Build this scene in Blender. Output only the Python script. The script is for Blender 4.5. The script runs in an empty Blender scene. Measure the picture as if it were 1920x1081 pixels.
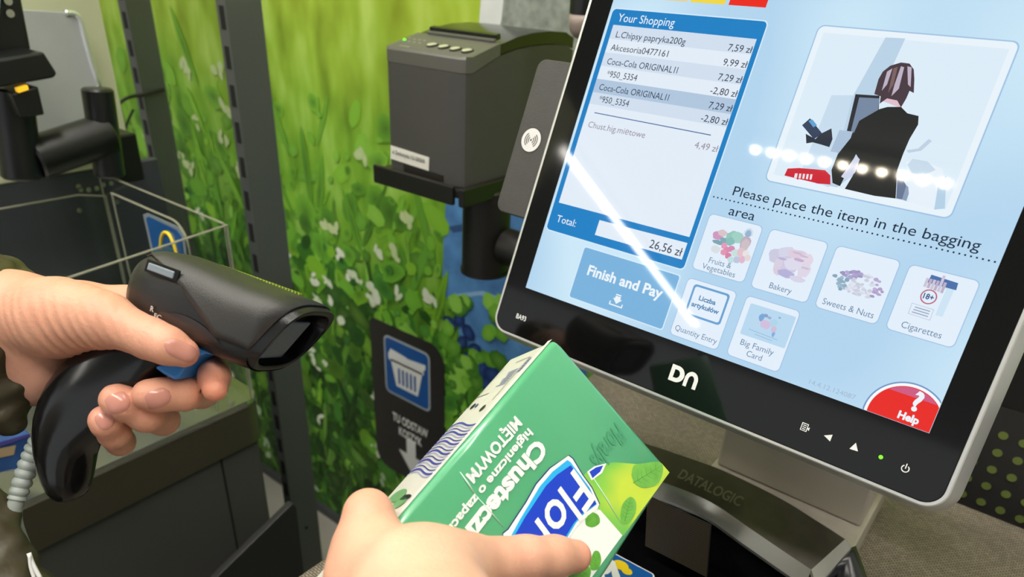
import bpy, bmesh, math, random
import numpy as np
from mathutils import Vector

# ---------------------------------------------------------------- camera, world, exposure
SC = bpy.context.scene
COL = SC.collection
F, CX, CY = 1350.0, 960.0, 662.0                       # focal length and optical centre in pixels of the 1920 x 1081 frame
ROT = np.array([[0.78205, 0.62161, 0.04461], [0.32912, -0.35115, -0.87657], [-0.52922, 0.70021, -0.4792]])   # world -> camera (x right, y down, z ahead)
_u, _s, _v = np.linalg.svd(ROT); ROT = _u @ _v
EYE = np.array([0.0, 0.0, 1.55])
cam = bpy.data.cameras.new('camera'); camo = bpy.data.objects.new('camera', cam); COL.objects.link(camo)
M4 = np.eye(4)
M4[:3, 0] = ROT[0]; M4[:3, 1] = -ROT[1]; M4[:3, 2] = -ROT[2]; M4[:3, 3] = EYE
from mathutils import Matrix
camo.matrix_world = Matrix(M4.tolist())
cam.sensor_fit = 'HORIZONTAL'; cam.sensor_width = 36.0; cam.lens = F / 1920 * 36.0
cam.shift_x = 0.0; cam.shift_y = (CY - 540.5) / 1920
cam.clip_start = 0.02; cam.clip_end = 60
cam.dof.use_dof = True; cam.dof.focus_distance = 0.47; cam.dof.aperture_fstop = 9.0
SC.camera = camo
SC.view_settings.view_transform = 'Standard'; SC.view_settings.look = 'None'
SC.view_settings.exposure = 0.0; SC.view_settings.gamma = 1.0
SC.view_settings.use_curve_mapping = False
W = bpy.data.worlds.new('world'); SC.world = W; W.use_nodes = True
W.node_tree.nodes['Background'].inputs[0].default_value = (0.95, 0.98, 1.0, 1)
W.node_tree.nodes['Background'].inputs[1].default_value = 0.8

# ---------------------------------------------------------------- geometry helpers
def ray(px, py):
    return ROT.T @ np.array([(px - CX) / F, (py - CY) / F, 1.0])
def P(px, py, s):
    return EYE + s * ray(px, py)
def at(px, py, ax, v):
    d = ray(px, py); i = 'XYZ'.index(ax)
    return EYE + (v - EYE[i]) / d[i] * d
def on_plane(px, py, o, n):
    d = ray(px, py)
    return EYE + d * (np.dot(n, o - EYE) / np.dot(n, d))
def nrm(v):
    v = np.asarray(v, float); return v / (np.linalg.norm(v) + 1e-12)
A = np.array

def lin(c):
    return tuple((x / 255 / 12.92 if x / 255 <= 0.04045 else ((x / 255 + 0.055) / 1.055) ** 2.4) for x in c)

MATS = {}
def mat(name, rgb=(128, 128, 128), rough=0.5, metal=0.0, spec=0.5, emit=None, estr=1.0, bump=None, vary=None, coat=0.0, trans=0.0, alpha=1.0, sss=0.0, attr=None):
    """procedural principled material; rgb and emit are sRGB 0-255; bump = (scale, strength); vary = (scale, amount)"""
    if name in MATS: return MATS[name]
    m = bpy.data.materials.new(name); m.use_nodes = True; MATS[name] = m
    nt = m.node_tree; b = nt.nodes['Principled BSDF']; N = nt.nodes.new; L = nt.links.new
    b.inputs['Base Color'].default_value = (*lin(rgb), 1)
    b.inputs['Roughness'].default_value = rough; b.inputs['Metallic'].default_value = metal
    b.inputs['Specular IOR Level'].default_value = spec
    b.inputs['Coat Weight'].default_value = coat; b.inputs['Coat Roughness'].default_value = 0.05
    b.inputs['Transmission Weight'].default_value = trans; b.inputs['Alpha'].default_value = alpha
    if sss:
        b.inputs['Subsurface Weight'].default_value = sss; b.inputs['Subsurface Radius'].default_value = (0.008, 0.003, 0.0015); b.inputs['Subsurface Scale'].default_value = 0.5
    if emit is not None:
        b.inputs['Emission Color'].default_value = (*lin(emit), 1); b.inputs['Emission Strength'].default_value = estr
    tc = None
    if bump or vary:
        tc = N('ShaderNodeTexCoord')
    if attr:
        a = N('ShaderNodeAttribute'); a.attribute_name = attr; L(a.outputs['Color'], b.inputs['Base Color'])
    if vary:
        n = N('ShaderNodeTexNoise'); n.inputs['Scale'].default_value = vary[0]; n.inputs['Detail'].default_value = 5
        L(tc.outputs['Object'], n.inputs['Vector'])
        mx = N('ShaderNodeMixRGB'); mx.blend_type = 'OVERLAY'; mx.inputs[0].default_value = vary[1]
        mx.inputs[1].default_value = (*lin(rgb), 1)
        if attr: L(a.outputs['Color'], mx.inputs[1])
        L(n.outputs['Fac'], mx.inputs[2]); L(mx.outputs[0], b.inputs['Base Color'])
    if bump:
        n2 = N('ShaderNodeTexNoise'); n2.inputs['Scale'].default_value = bump[0]; n2.inputs['Detail'].default_value = 4
        L(tc.outputs['Object'], n2.inputs['Vector'])
        bp = N('ShaderNodeBump'); bp.inputs['Strength'].default_value = bump[1]; bp.inputs['Distance'].default_value = 0.001
        L(n2.outputs['Fac'], bp.inputs['Height']); L(bp.outputs[0], b.inputs['Normal'])
    return m
def ui(name, rgb=(128, 128, 128), k=1.0):
    """a colour shown by the lit touch screen behind its glossy front"""
    return mat('screen_' + name, (4, 4, 5), 0.03, 0, 0.5, emit=rgb, estr=k)

class G:
    """collects faces of several materials into one mesh"""
    def __init__(s): s.v = []; s.f = []; s.m = []; s.mats = []; s.cols = None
    def mi(s, m):
        if m not in s.mats: s.mats.append(m)
        return s.mats.index(m)
    def face(s, pts, m):
        o = len(s.v); s.v += [tuple(map(float, p)) for p in pts]; s.f.append(tuple(range(o, o + len(pts)))); s.m.append(s.mi(m))
    def mesh(s, vs, fs, m):
        o = len(s.v); s.v += [tuple(map(float, p)) for p in vs]; k = s.mi(m)
        for f in fs: s.f.append(tuple(o + i for i in f)); s.m.append(k)
    def rings(s, rings, m, cap0=True, cap1=True, closed=False):
        n = len(rings[0]); vs = [p for r in rings for p in r]; fs = []
        R_ = len(rings)
        for i in range(R_ - (0 if closed else 1)):
            a, b = i * n, ((i + 1) % R_) * n
            for j in range(n):
                k = (j + 1) % n; fs.append((a + j, a + k, b + k, b + j))
        if not closed:
            if cap0: fs.append(tuple(reversed(range(n))))
            if cap1: fs.append(tuple(range((R_ - 1) * n, R_ * n)))
        s.mesh(vs, fs, m)
    def prism(s, pts, vec, m):
        a = [A(p, float) for p in pts]; s.rings([a, [p + A(vec) for p in a]], m)
    def box(s, lo, hi, m):
        x0, y0, z0 = lo; x1, y1, z1 = hi
        s.prism([(x0, y0, z0), (x1, y0, z0), (x1, y1, z0), (x0, y1, z0)], (0, 0, z1 - z0), m)
    def obox(s, o, a, b, c, m):
        o, a, b, c = map(lambda q: A(q, float), (o, a, b, c)); s.prism([o, o + a, o + a + b, o + b], c, m)
    def tube(s, pts, r, m, n=12, cap=True, flat=1.0, ref=None):
        pts = [A(p, float) for p in pts]; rr = r if hasattr(r, '__len__') else [r] * len(pts); rg = []
        t0 = nrm(pts[1] - pts[0]); x = nrm(np.cross(t0, ref if ref is not None else (A([0, 0, 1.]) if abs(t0[2]) < .9 else A([1., 0, 0]))))
        for i, p in enumerate(pts):
            t = nrm(pts[min(i + 1, len(pts) - 1)] - pts[max(i - 1, 0)])
            x = nrm(x - t * np.dot(x, t)); y = np.cross(t, x)
            rg.append([p + rr[i] * (math.cos(q) * x + flat * math.sin(q) * y) for q in np.linspace(0, 2 * math.pi, n, endpoint=False)])
        s.rings(rg, m, cap, cap)
    def cyl(s, a, b, r, m, n=24, r2=None, bev=0.0):
        a = A(a, float); b = A(b, float); t = nrm(b - a); r2 = r if r2 is None else r2
        if bev: s.tube([a, a + t * 1e-5, a + t * bev, b - t * bev, b - t * 1e-5, b], [r - bev, r - bev * .98, r, r2, r2 - bev * .98, r2 - bev], m, n)
        else: s.tube([a, b], [r, r2], m, n)
    def text(s, body, o, x, y, h, m, width=None, align='L', bold=0.0, mid=False, slant=0.0):
        """flat lettering: cap height h, baseline at o, reading along x, up along y"""
        vs, fs, w = glyphs(body, bold)
        k = h / 0.70; kx = k if width is None else width / max(w, 1e-6)
        x = nrm(x); y = nrm(y); dx = {'L': 0, 'C': -.5 * w, 'R': -w}[align]; dy = -.35 if mid else 0
        s.mesh([A(o) + x * (kx * (p[0] + dx) + slant * k * p[1]) + y * (k * (p[1] + dy)) for p in vs], fs, m)
    def build(s, name, parent=None, smooth=False, bevel=0, seg=2, sub=0, loc=None):
        me = bpy.data.meshes.new(name); o = bpy.data.objects.new(name, me); COL.objects.link(o)
        root = A([0, 0, 0.])
        if parent is not None:
            o.parent = parent; q = parent
            while q.parent: q = q.parent
            root = A(q.location)
        elif loc is not None:
            root = A(loc, float); o.location = loc
        me.from_pydata([tuple(A(v) - root) for v in s.v], [], s.f)
        for m in s.mats: me.materials.append(m)
        me.polygons.foreach_set('material_index', s.m)
        if s.cols is not None:
            ca = me.color_attributes.new('tint', 'FLOAT_COLOR', 'POINT'); ca.data.foreach_set('color', np.asarray(s.cols, np.float32).ravel())
        me.validate(); me.update()
        if smooth:
            for p in me.polygons: p.use_smooth = True
            if smooth != 'all':
                try: me.set_sharp_from_angle(angle=math.radians(smooth if smooth is not True else 40))
                except Exception: pass
        if bevel:
            b = o.modifiers.new('bevel', 'BEVEL'); b.width = bevel; b.segments = seg; b.limit_method = 'ANGLE'; b.angle_limit = math.radians(35)
        if sub:
            b = o.modifiers.new('sub', 'SUBSURF'); b.levels = sub; b.render_levels = sub
        return o

_gl = {}
def glyphs(body, bold=0.0):
    if (body, bold) in _gl: return _gl[(body, bold)]
    c = bpy.data.curves.new('lettering', 'FONT'); c.body = body; c.size = 1.0; c.resolution_u = 3; c.offset = bold; c.fill_mode = 'BOTH'
    o = bpy.data.objects.new('lettering', c); COL.objects.link(o)
    dg = bpy.context.evaluated_depsgraph_get(); dg.update()
    me = o.evaluated_get(dg).to_mesh()
    vs = [tuple(v.co) for v in me.vertices]; fs = [tuple(p.vertices) for p in me.polygons]
    o.evaluated_get(dg).to_mesh_clear(); bpy.data.objects.remove(o); bpy.data.curves.remove(c)
    x0 = min((v[0] for v in vs), default=0); w = max((v[0] for v in vs), default=1) - x0
    _gl[(body, bold)] = ([(v[0] - x0, v[1], 0) for v in vs], fs, w); return _gl[(body, bold)]

def thing(name, label, cat, loc=(0, 0, 0), group=None):
    o = bpy.data.objects.new(name, None); COL.objects.link(o); o.location = tuple(map(float, loc)); o.empty_display_size = 0.05
    o['label'] = label; o['category'] = cat
    if group: o['group'] = group
    return o
def tag(o, label, cat, group=None):
    o['label'] = label; o['category'] = cat
    if group: o['group'] = group
    return o
def structure(o): o['kind'] = 'structure'; return o

def rr(u0, v0, u1, v1, r, n=5, corners=(1, 1, 1, 1)):
    """rounded rectangle outline, counter-clockwise from the lower left"""
    out = []
    for (cx, cy, a0), c in zip(((u0 + r, v0 + r, math.pi), (u1 - r, v0 + r, 1.5 * math.pi), (u1 - r, v1 - r, 0), (u0 + r, v1 - r, .5 * math.pi)), corners):
        if not c: out.append((cx + (r if cx > (u0 + u1) / 2 else -r), cy + (r if cy > (v0 + v1) / 2 else -r))); continue
        for k in range(n + 1):
            a = a0 + .5 * math.pi * k / n; out.append((cx + r * math.cos(a), cy + r * math.sin(a)))
    return out
def disc(cx, cy, r, n=28, ry=None):
    ry = r if ry is None else ry
    return [(cx + r * math.cos(2 * math.pi * k / n), cy + ry * math.sin(2 * math.pi * k / n)) for k in range(n)]
def arc_band(cx, cy, r0, r1, a0, a1, n=14):
    aa = np.linspace(math.radians(a0), math.radians(a1), n)
    return [(cx + r1 * math.cos(a), cy + r1 * math.sin(a)) for a in aa] + [(cx + r0 * math.cos(a), cy + r0 * math.sin(a)) for a in aa[::-1]]
def bez(pts, n=24):
    """smooth curve through points"""
    pts = [A(p, float) for p in pts]; out = []
    q = [2 * pts[0] - pts[1]] + pts + [2 * pts[-1] - pts[-2]]
    m = max(2, n // (len(pts) - 1))
    for i in range(1, len(q) - 2):
        for t in np.linspace(0, 1, m, endpoint=False):
            out.append(.5 * (2 * q[i] + (q[i + 1] - q[i - 1]) * t + (2 * q[i - 1] - 5 * q[i] + 4 * q[i + 1] - q[i + 2]) * t * t + (3 * q[i] - q[i - 1] - 3 * q[i + 1] + q[i + 2]) * t ** 3))
    return out + [pts[-1]]

# signed-distance bodies meshed by surface nets
def cone(X, a, b, ra, rb):
    ba = b - a; t = np.clip(((X - a) @ ba) / (ba @ ba + 1e-12), 0, 1)
    return np.linalg.norm(X - a - t[:, None] * ba, axis=1) - (ra + (rb - ra) * t)
def smin(a, b, k):
    h = np.clip(.5 + .5 * (b - a) / k, 0, 1); return b + (a - b) * h - k * h * (1 - h)
def nets(f, lo, hi, h):
    lo = A(lo, float); n = np.ceil((A(hi) - lo) / h).astype(int) + 1
    gx = [lo[i] + h * np.arange(n[i]) for i in range(3)]
    V = np.empty(n, np.float32)
    YZ = np.stack(np.meshgrid(gx[1], gx[2], indexing='ij'), -1).reshape(-1, 2)
    step = max(1, 200000 // len(YZ))
    for i in range(0, n[0], step):
        xs = gx[0][i:i + step]
        X = np.concatenate([np.repeat(xs, len(YZ))[:, None], np.tile(YZ, (len(xs), 1))], 1)
        V[i:i + step] = f(X).reshape(len(xs), n[1], n[2])
    S = V < 0
    c = [S[a:n[0] - 1 + a, b:n[1] - 1 + b, d:n[2] - 1 + d] for a in (0, 1) for b in (0, 1) for d in (0, 1)]
    cnt = sum(q.astype(np.int8) for q in c); act = (cnt > 0) & (cnt < 8)
    ids = np.full(act.shape, -1); I = np.argwhere(act); ids[act] = np.arange(len(I))
    pos = np.zeros((len(I), 3)); num = np.zeros(len(I))
    for ax in range(3):
        for d1 in (0, 1):
            for d2 in (0, 1):
                o0 = [0, 0, 0]; oth = [k for k in range(3) if k != ax]; o0[oth[0]] = d1; o0[oth[1]] = d2; o1 = list(o0); o1[ax] = 1
                a = I + o0; b = I + o1; va = V[tuple(a.T)]; vb = V[tuple(b.T)]; m = (va < 0) != (vb < 0)
                t = va / (va - vb + 1e-20); pos[m] += (a + (b - a) * t[:, None])[m]; num[m] += 1
    X = lo + h * pos / num[:, None]
    for _ in range(2):
        e = h * .25; d = f(X); g = np.stack([f(X + e * np.eye(3)[k]) - f(X - e * np.eye(3)[k]) for k in range(3)], 1) / (2 * e)
        X = X - np.clip(d, -h, h)[:, None] * g / (np.sum(g * g, 1)[:, None] + 1e-9) * .9
    fs = []
    for ax in range(3):
        b, c2 = [k for k in range(3) if k != ax]
        sl0 = [slice(None)] * 3; sl1 = [slice(None)] * 3; sl0[ax] = slice(0, n[ax] - 1); sl1[ax] = slice(1, n[ax])
        ch = S[tuple(sl0)] != S[tuple(sl1)]; E = np.argwhere(ch); ins = S[tuple(sl0)][ch]
        ok = (E[:, b] > 0) & (E[:, c2] > 0) & (E[:, b] < n[b] - 1) & (E[:, c2] < n[c2] - 1); E = E[ok]; ins = ins[ok]
        q = []
        for db, dc in ((-1, -1), (0, -1), (0, 0), (-1, 0)):
            e = E.copy(); e[:, b] += db; e[:, c2] += dc; q.append(ids[tuple(e.T)])
        Q = np.stack(q, 1); flip = ins if ax != 1 else ~ins
        Q[~flip] = Q[~flip][:, ::-1]; fs.append(Q)
    return X, np.concatenate(fs)
# ---------------------------------------------------------------- ceiling lamps (the aisle strip and the rail reflect in the touch screen)
LAMP = mat('lamp_light', (255, 255, 255), 0.5, emit=(255, 250, 240), estr=29.0)
LAMP2 = mat('lamp_point_light', (255, 255, 255), 0.5, emit=(255, 240, 214), estr=60.0)
LWHITE = mat('lamp_white', (235, 235, 232), 0.45)
CEIL = 2.9
def strip_lamp(a, b, w, label, m=LAMP):
    a = A(a, float); b = A(b, float); t = thing('ceiling_lamp', label, 'lamp', (*((a + b) / 2)[:2], CEIL), 'linear lamps under the ceiling')
    d = nrm(b - a); s = np.cross([0, 0, 1], d); z = A([0, 0, 1.])
    g = G(); g.obox(a - s * w * .6 - d * .02 + z * .012, d * (np.linalg.norm(b - a) + .04), s * w * 1.2, z * .05, LWHITE); g.build('housing', t, bevel=.004)
    g = G(); g.obox(a - s * w * .5, d * np.linalg.norm(b - a), s * w, z * .012, m); g.build('diffuser', t)
strip_lamp((-2.24, -1.72, CEIL - .07), (-1.90, -3.66, CEIL - .07), .052, 'long linear ceiling lamp behind the shopper, over the left aisle')
strip_lamp((-2.2, -.40, CEIL - .07), (.9, -.40, CEIL - .07), .16, 'wide unseen linear lamp added across above the checkout for even light')  # extra strip out of view, added to even out the illumination
strip_lamp((-2.2, .40, CEIL - .07), (.9, .40, CEIL - .07), .10, 'unseen linear lamp added near the meadow wall for even light')  # second added strip out of view, fills in light near the mural
t = thing('spot_rail', 'short ceiling rail with a row of small round lamps', 'lamp', (-.8, -1.535, CEIL))
g = G(); g.box((-1.16, -1.56, CEIL - .05), (-.39, -1.51, CEIL), LWHITE); g.build('rail', t, bevel=.004)
for k in range(11):
    x = -1.13 + k * .0695
    g = G(); g.cyl((x, -1.535, CEIL - .062), (x, -1.535, CEIL - .05), .016, LAMP2, 16); g.build('lamp_bulb', t, smooth=True)

# ---------------------------------------------------------------- the shell
M_floor = mat('floor_tile', (150, 146, 138), 0.35, vary=(6, .25))
M_wall = mat('wall_paint', (205, 205, 200), 0.7, vary=(3, .1))
M_dwall = mat('wall_dark', (60, 62, 62), 0.6, vary=(5, .15))
g = G(); g.box((-4.2, -4.5, -.05), (2.2, 1.16, 0), M_floor); structure(g.build('floor'))
g = G(); g.box((-4.2, -4.5, CEIL), (2.2, 1.16, CEIL + .05), mat('ceiling_paint', (190, 192, 192), .8)); structure(g.build('ceiling'))
g = G(); g.box((-4.2, 1.062, 0), (2.2, 1.16, CEIL), M_wall); structure(g.build('wall_back'))
g = G(); g.box((-4.3, -4.5, 0), (-4.2, 1.16, CEIL), M_wall); structure(g.build('wall_left'))
g = G(); g.box((2.2, -4.5, 0), (2.3, 1.16, CEIL), M_wall); structure(g.build('wall_right'))
g = G(); g.box((-4.2, 1.035, 0), (-.36, 1.062, .030), M_dwall); structure(g.build('baseboard_back'))

# ---------------------------------------------------------------- printed meadow wall
YM = 1.05
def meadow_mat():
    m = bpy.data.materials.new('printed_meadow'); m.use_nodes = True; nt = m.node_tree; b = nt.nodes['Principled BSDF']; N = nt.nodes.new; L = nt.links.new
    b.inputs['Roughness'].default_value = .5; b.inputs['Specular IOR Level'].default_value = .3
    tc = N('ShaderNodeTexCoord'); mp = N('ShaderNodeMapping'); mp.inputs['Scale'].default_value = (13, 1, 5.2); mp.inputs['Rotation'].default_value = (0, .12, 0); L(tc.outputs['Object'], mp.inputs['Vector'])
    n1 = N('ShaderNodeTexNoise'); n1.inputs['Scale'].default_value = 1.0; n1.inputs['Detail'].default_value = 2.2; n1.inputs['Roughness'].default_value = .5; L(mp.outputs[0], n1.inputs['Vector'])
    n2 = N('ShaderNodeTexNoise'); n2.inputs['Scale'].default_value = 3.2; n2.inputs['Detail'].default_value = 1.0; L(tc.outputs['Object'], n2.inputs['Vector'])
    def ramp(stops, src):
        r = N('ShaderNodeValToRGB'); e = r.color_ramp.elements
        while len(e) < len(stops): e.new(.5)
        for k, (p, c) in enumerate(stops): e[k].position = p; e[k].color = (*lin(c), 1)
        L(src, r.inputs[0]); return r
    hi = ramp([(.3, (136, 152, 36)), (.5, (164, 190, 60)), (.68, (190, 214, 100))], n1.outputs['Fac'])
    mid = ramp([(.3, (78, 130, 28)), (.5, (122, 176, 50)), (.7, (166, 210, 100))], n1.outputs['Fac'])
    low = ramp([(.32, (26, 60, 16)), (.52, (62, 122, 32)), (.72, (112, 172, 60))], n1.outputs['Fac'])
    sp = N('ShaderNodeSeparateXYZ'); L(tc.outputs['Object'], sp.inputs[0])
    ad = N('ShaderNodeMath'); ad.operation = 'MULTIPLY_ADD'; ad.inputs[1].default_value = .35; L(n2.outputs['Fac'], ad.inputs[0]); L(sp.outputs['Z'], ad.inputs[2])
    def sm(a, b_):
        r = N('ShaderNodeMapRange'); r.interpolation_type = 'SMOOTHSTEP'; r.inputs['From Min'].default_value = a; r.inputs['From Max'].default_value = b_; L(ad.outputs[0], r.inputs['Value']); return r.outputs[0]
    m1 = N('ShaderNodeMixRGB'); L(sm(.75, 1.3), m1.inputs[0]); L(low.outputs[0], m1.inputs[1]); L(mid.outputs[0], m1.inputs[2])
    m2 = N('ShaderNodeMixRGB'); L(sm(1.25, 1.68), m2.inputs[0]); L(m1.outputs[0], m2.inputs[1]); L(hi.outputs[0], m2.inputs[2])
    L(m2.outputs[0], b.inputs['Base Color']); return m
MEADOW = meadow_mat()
LEAFM = mat('printed_leaf', (90, 150, 50), .5, spec=.3, attr='tint')
g = G(); g.cols = []
def padcols(): g.cols += [(1, 1, 1, 1)] * (len(g.v) - len(g.cols))
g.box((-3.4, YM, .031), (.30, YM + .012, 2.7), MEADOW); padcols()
# a person's jeans and knitted jumper are part of the printed picture
DENIM = mat('printed_denim', (86, 138, 196), .5, spec=.3, vary=(16, .85))
KNIT = mat('printed_knit', (140, 146, 138), .5, spec=.3, vary=(42, .9))
KNITW = mat('printed_knit_edge', (214, 218, 216), .5, spec=.3, vary=(25, .3))
SEAM = mat('printed_denim_dark', (52, 84, 132), .5, spec=.3)
def mpoly(pts, m, dy=.0004): g.face([at(x, y, 'Y', YM - dy) for x, y in pts], m); padcols()
mpoly([(838, 350), (832, 440), (830, 520), (836, 560), (862, 600), (850, 680), (880, 740), (1100, 780), (1100, 330)], DENIM)
mpoly([(960, -420), (905, -60), (899, 40), (880, 130), (850, 250), (846, 352), (1100, 352), (1125, 100), (1130, -60), (1090, -420)], KNIT)
mpoly([(962, -420), (907, -60), (898, 45), (882, 128), (910, 128), (940, 40), (950, -60), (995, -420)], KNITW, .0007)
mpoly([(838, 425), (880, 418), (900, 425), (880, 432), (850, 436)], SEAM, .0007)
mpoly([(845, 552), (905, 545), (935, 556), (935, 562), (900, 553), (850, 560)], mat('printed_denim_light', (150, 190, 228), .5, spec=.3), .0007)
random.seed(11)
def leaf(x, z, r, ang, asp, c0, c1, layer, n=9, heart=0.0):
    o = len(g.v); y = YM - .0009 - layer * .0000004
    g.v.append((x, y, z)); g.cols.append((*lin(c1), 1))
    ca, sa = math.cos(ang), math.sin(ang)
    for k in range(n):
        a = 2 * math.pi * k / n; q = r * (1 + .12 * random.uniform(-1, 1)) * (1 - heart * math.exp(-((a - math.pi * .0) ** 2) * 4) - heart * math.exp(-((a - 2 * math.pi) ** 2) * 4))
        u, v = q * math.cos(a), q * asp * math.sin(a)
        g.v.append((x + u * ca - v * sa, y, z + u * sa + v * ca)); g.cols.append((*lin(c0), 1))
    mi = g.mi(LEAFM)
    for k in range(n): g.f.append((o, o + 1 + k, o + 1 + (k + 1) % n)); g.m.append(mi)
def mixc(a, b, t): return tuple(a[i] + (b[i] - a[i]) * t for i in range(3))
GREENS = [(86, 150, 40), (112, 178, 52), (58, 116, 32), (140, 200, 78), (40, 88, 26), (126, 184, 44), (74, 140, 48)]
lay = 0
for k in range(7600):
    z = 1.34 - 1.31 * random.random() ** .8; x = random.uniform(-3.2, .28)
    if z > .85 and random.random() < ((z - .85) / .50) ** .7: continue
    if -1.0 < x < -.35 and .80 < z < 1.18: continue
    sc = .011 + .036 * random.random() ** 2; c = random.choice(GREENS)
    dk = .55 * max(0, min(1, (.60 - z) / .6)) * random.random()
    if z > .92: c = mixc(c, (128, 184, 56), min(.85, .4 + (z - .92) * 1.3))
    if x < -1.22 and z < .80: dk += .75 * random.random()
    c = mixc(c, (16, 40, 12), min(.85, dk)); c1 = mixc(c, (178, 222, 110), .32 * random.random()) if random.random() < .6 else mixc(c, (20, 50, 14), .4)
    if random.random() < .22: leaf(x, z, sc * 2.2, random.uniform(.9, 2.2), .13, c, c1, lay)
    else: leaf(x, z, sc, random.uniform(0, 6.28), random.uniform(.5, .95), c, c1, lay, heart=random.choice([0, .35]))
    lay += 1
for k in range(200):                                   # white clover flowers and pale petals
    z = 1.32 - 1.24 * random.random(); x = random.uniform(-3.0, .26)
    if -.98 < x < -.35 and .72 < z < 1.2: continue
    w = (226, 232, 214) if z < .95 else (198, 212, 160)
    if z < .3: w = (170, 190, 160)
    for q in range(random.randint(2, 5)):
        leaf(x + random.uniform(-.016, .016), z + random.uniform(-.014, .014), random.uniform(.007, .018), random.uniform(0, 6.28), random.uniform(.35, .8), mixc(w, (150, 190, 110), .5 * random.random()), w, lay); lay += 1
for (px, py, r) in ((845, 605, .020), (862, 598, .018), (838, 618, .014), (880, 622, .02), (868, 640, .018), (892, 655, .020), (905, 690, .026), (925, 700, .026), (915, 720, .022), (878, 668, .014)):
    p = at(px, py, 'Y', YM); leaf(p[0], p[2], r, random.random() * 6, .85, (22, 40, 92), (52, 84, 150), lay); lay += 1
for k in range(46):                                    # leaves in front of the jeans
    px = random.uniform(838, 945); py = random.uniform(560, 720); p = at(px, py, 'Y', YM)
    if random.random() < .35 and 600 < py: continue
    c = random.choice(GREENS[:4]); leaf(p[0], p[2], random.uniform(.014, .03), random.random() * 6, .8, c, mixc(c, (170, 215, 100), .4), lay, heart=.3); lay += 1
padcols()
tag(g.build('wall_mural'), 'wall panel printed with a sunlit clover meadow and part of a person in jeans', 'wall mural')

# ---------------------------------------------------------------- basket sign on the mural
t = thing('basket_sign', 'tall dark sign on the meadow wall with a white basket and a downward arrow', 'sign', (-1.1, YM, .33))
BLK = mat('sign_black', (38, 37, 36), .42, vary=(30, .2))
def wface(g_, px, m, y): g_.face([at(x, q, 'Y', y) for x, q in px][::1], m)
x0, x1 = -1.232, -.982; z0, z1 = .335, .772
def XZ(g_, pts, m, y, th=.0004): g_.prism([(a, y, b) for a, b in pts], (0, -th, 0), m)
out = [(x0 + .0, z1 - .012), (x0 + .006, z1 - .002), (x0 + .012, z1), (x1 - .05, z1)] + [(x1 - .05 + .05 * math.sin(a), z1 - .05 + .05 * math.cos(a)) for a in np.linspace(.2, 1.57, 8)] + [(x1, z0 + .05)] + [(x1 - .05 + .05 * math.cos(a), z0 + .05 - .05 * math.sin(a)) for a in np.linspace(.2, 1.57, 8)] + [(x0 + .05, z0)] + [(x0 + .05 - .05 * math.sin(a), z0 + .05 - .05 * math.cos(a)) for a in np.linspace(.2, 1.57, 8)]
g = G(); XZ(g, out[::-1], BLK, YM - .0012, .003); g.build('plate', t)
pa = at(722, 629, 'Y', YM); pb = at(809, 776, 'Y', YM); bx0, bz1, bx1, bz0 = pa[0], pa[2] + .008, pb[0] + .001, pb[2] + .006
g = G(); XZ(g, rr(bx0, bz0, bx1, bz1, .016), mat('sign_silver', (176, 184, 190), .4), YM - .0045); XZ(g, rr(bx0 + .005, bz0 + .005, bx1 - .005, bz1 - .005, .012), mat('sign_blue', (8, 82, 158), .35, vary=(9, .35)), YM - .0050)
g.build('blue_panel', t)
WHT = mat('print_white', (232, 234, 234), .45)
g = G(); cw = (bx0 + bx1) / 2; ch = (bz0 + bz1) / 2; k = (bx1 - bx0) / .16
def S(pts): return [(cw + a * k, ch + b * k) for a, b in pts]
XZ(g, S([(-.056, .022), (.056, .022), (.038, -.052), (-.038, -.052)]), WHT, YM - .0056)
XZ(g, S(rr(-.064, .016, .060, .040, .006)), WHT, YM - .0056)
XZ(g, S([(-.064, .028), (-.056, .050), (.002, .044), (.002, .034)]), WHT, YM - .0057)
XZ(g, S([(.000, .028), (.066, .034), (.066, .048), (.000, .042)]), WHT, YM - .0058)
for q in range(5): XZ(g, S(rr(-.030 + q * .014, -.042, -.023 + q * .014, .004, .003)), mat('sign_blue'), YM - .0062)
g.build('basket_icon', t)
g = G(); pt = at(783, 794, 'Y', YM); ppx = (at(803, 803, 'Y', YM) - at(740, 773, 'Y', YM))[0]
g.text('TU ODSTAW', (cw + .006, YM - .0052, at(773, 800, 'Y', YM)[2] - .004), (1, 0, 0), (0, 0, 1), .024, WHT, width=.125, align='C', bold=.025)
g.text('KOSZYK', (cw + .006, YM - .0052, at(773, 800, 'Y', YM)[2] - .040), (1, 0, 0), (0, 0, 1), .024, WHT, width=.082, align='C', bold=.025); g.build('lettering', t)
g = G(); zt = at(772, 822, 'Y', YM)[2]; xc = cw + .008
XZ(g, [(xc - .016, zt), (xc - .016, zt - .05), (xc - .045, zt - .05), (xc, zt - .105), (xc + .045, zt - .05), (xc + .016, zt - .05), (xc + .016, zt)], WHT, YM - .0052); g.build('arrow', t)

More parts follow.
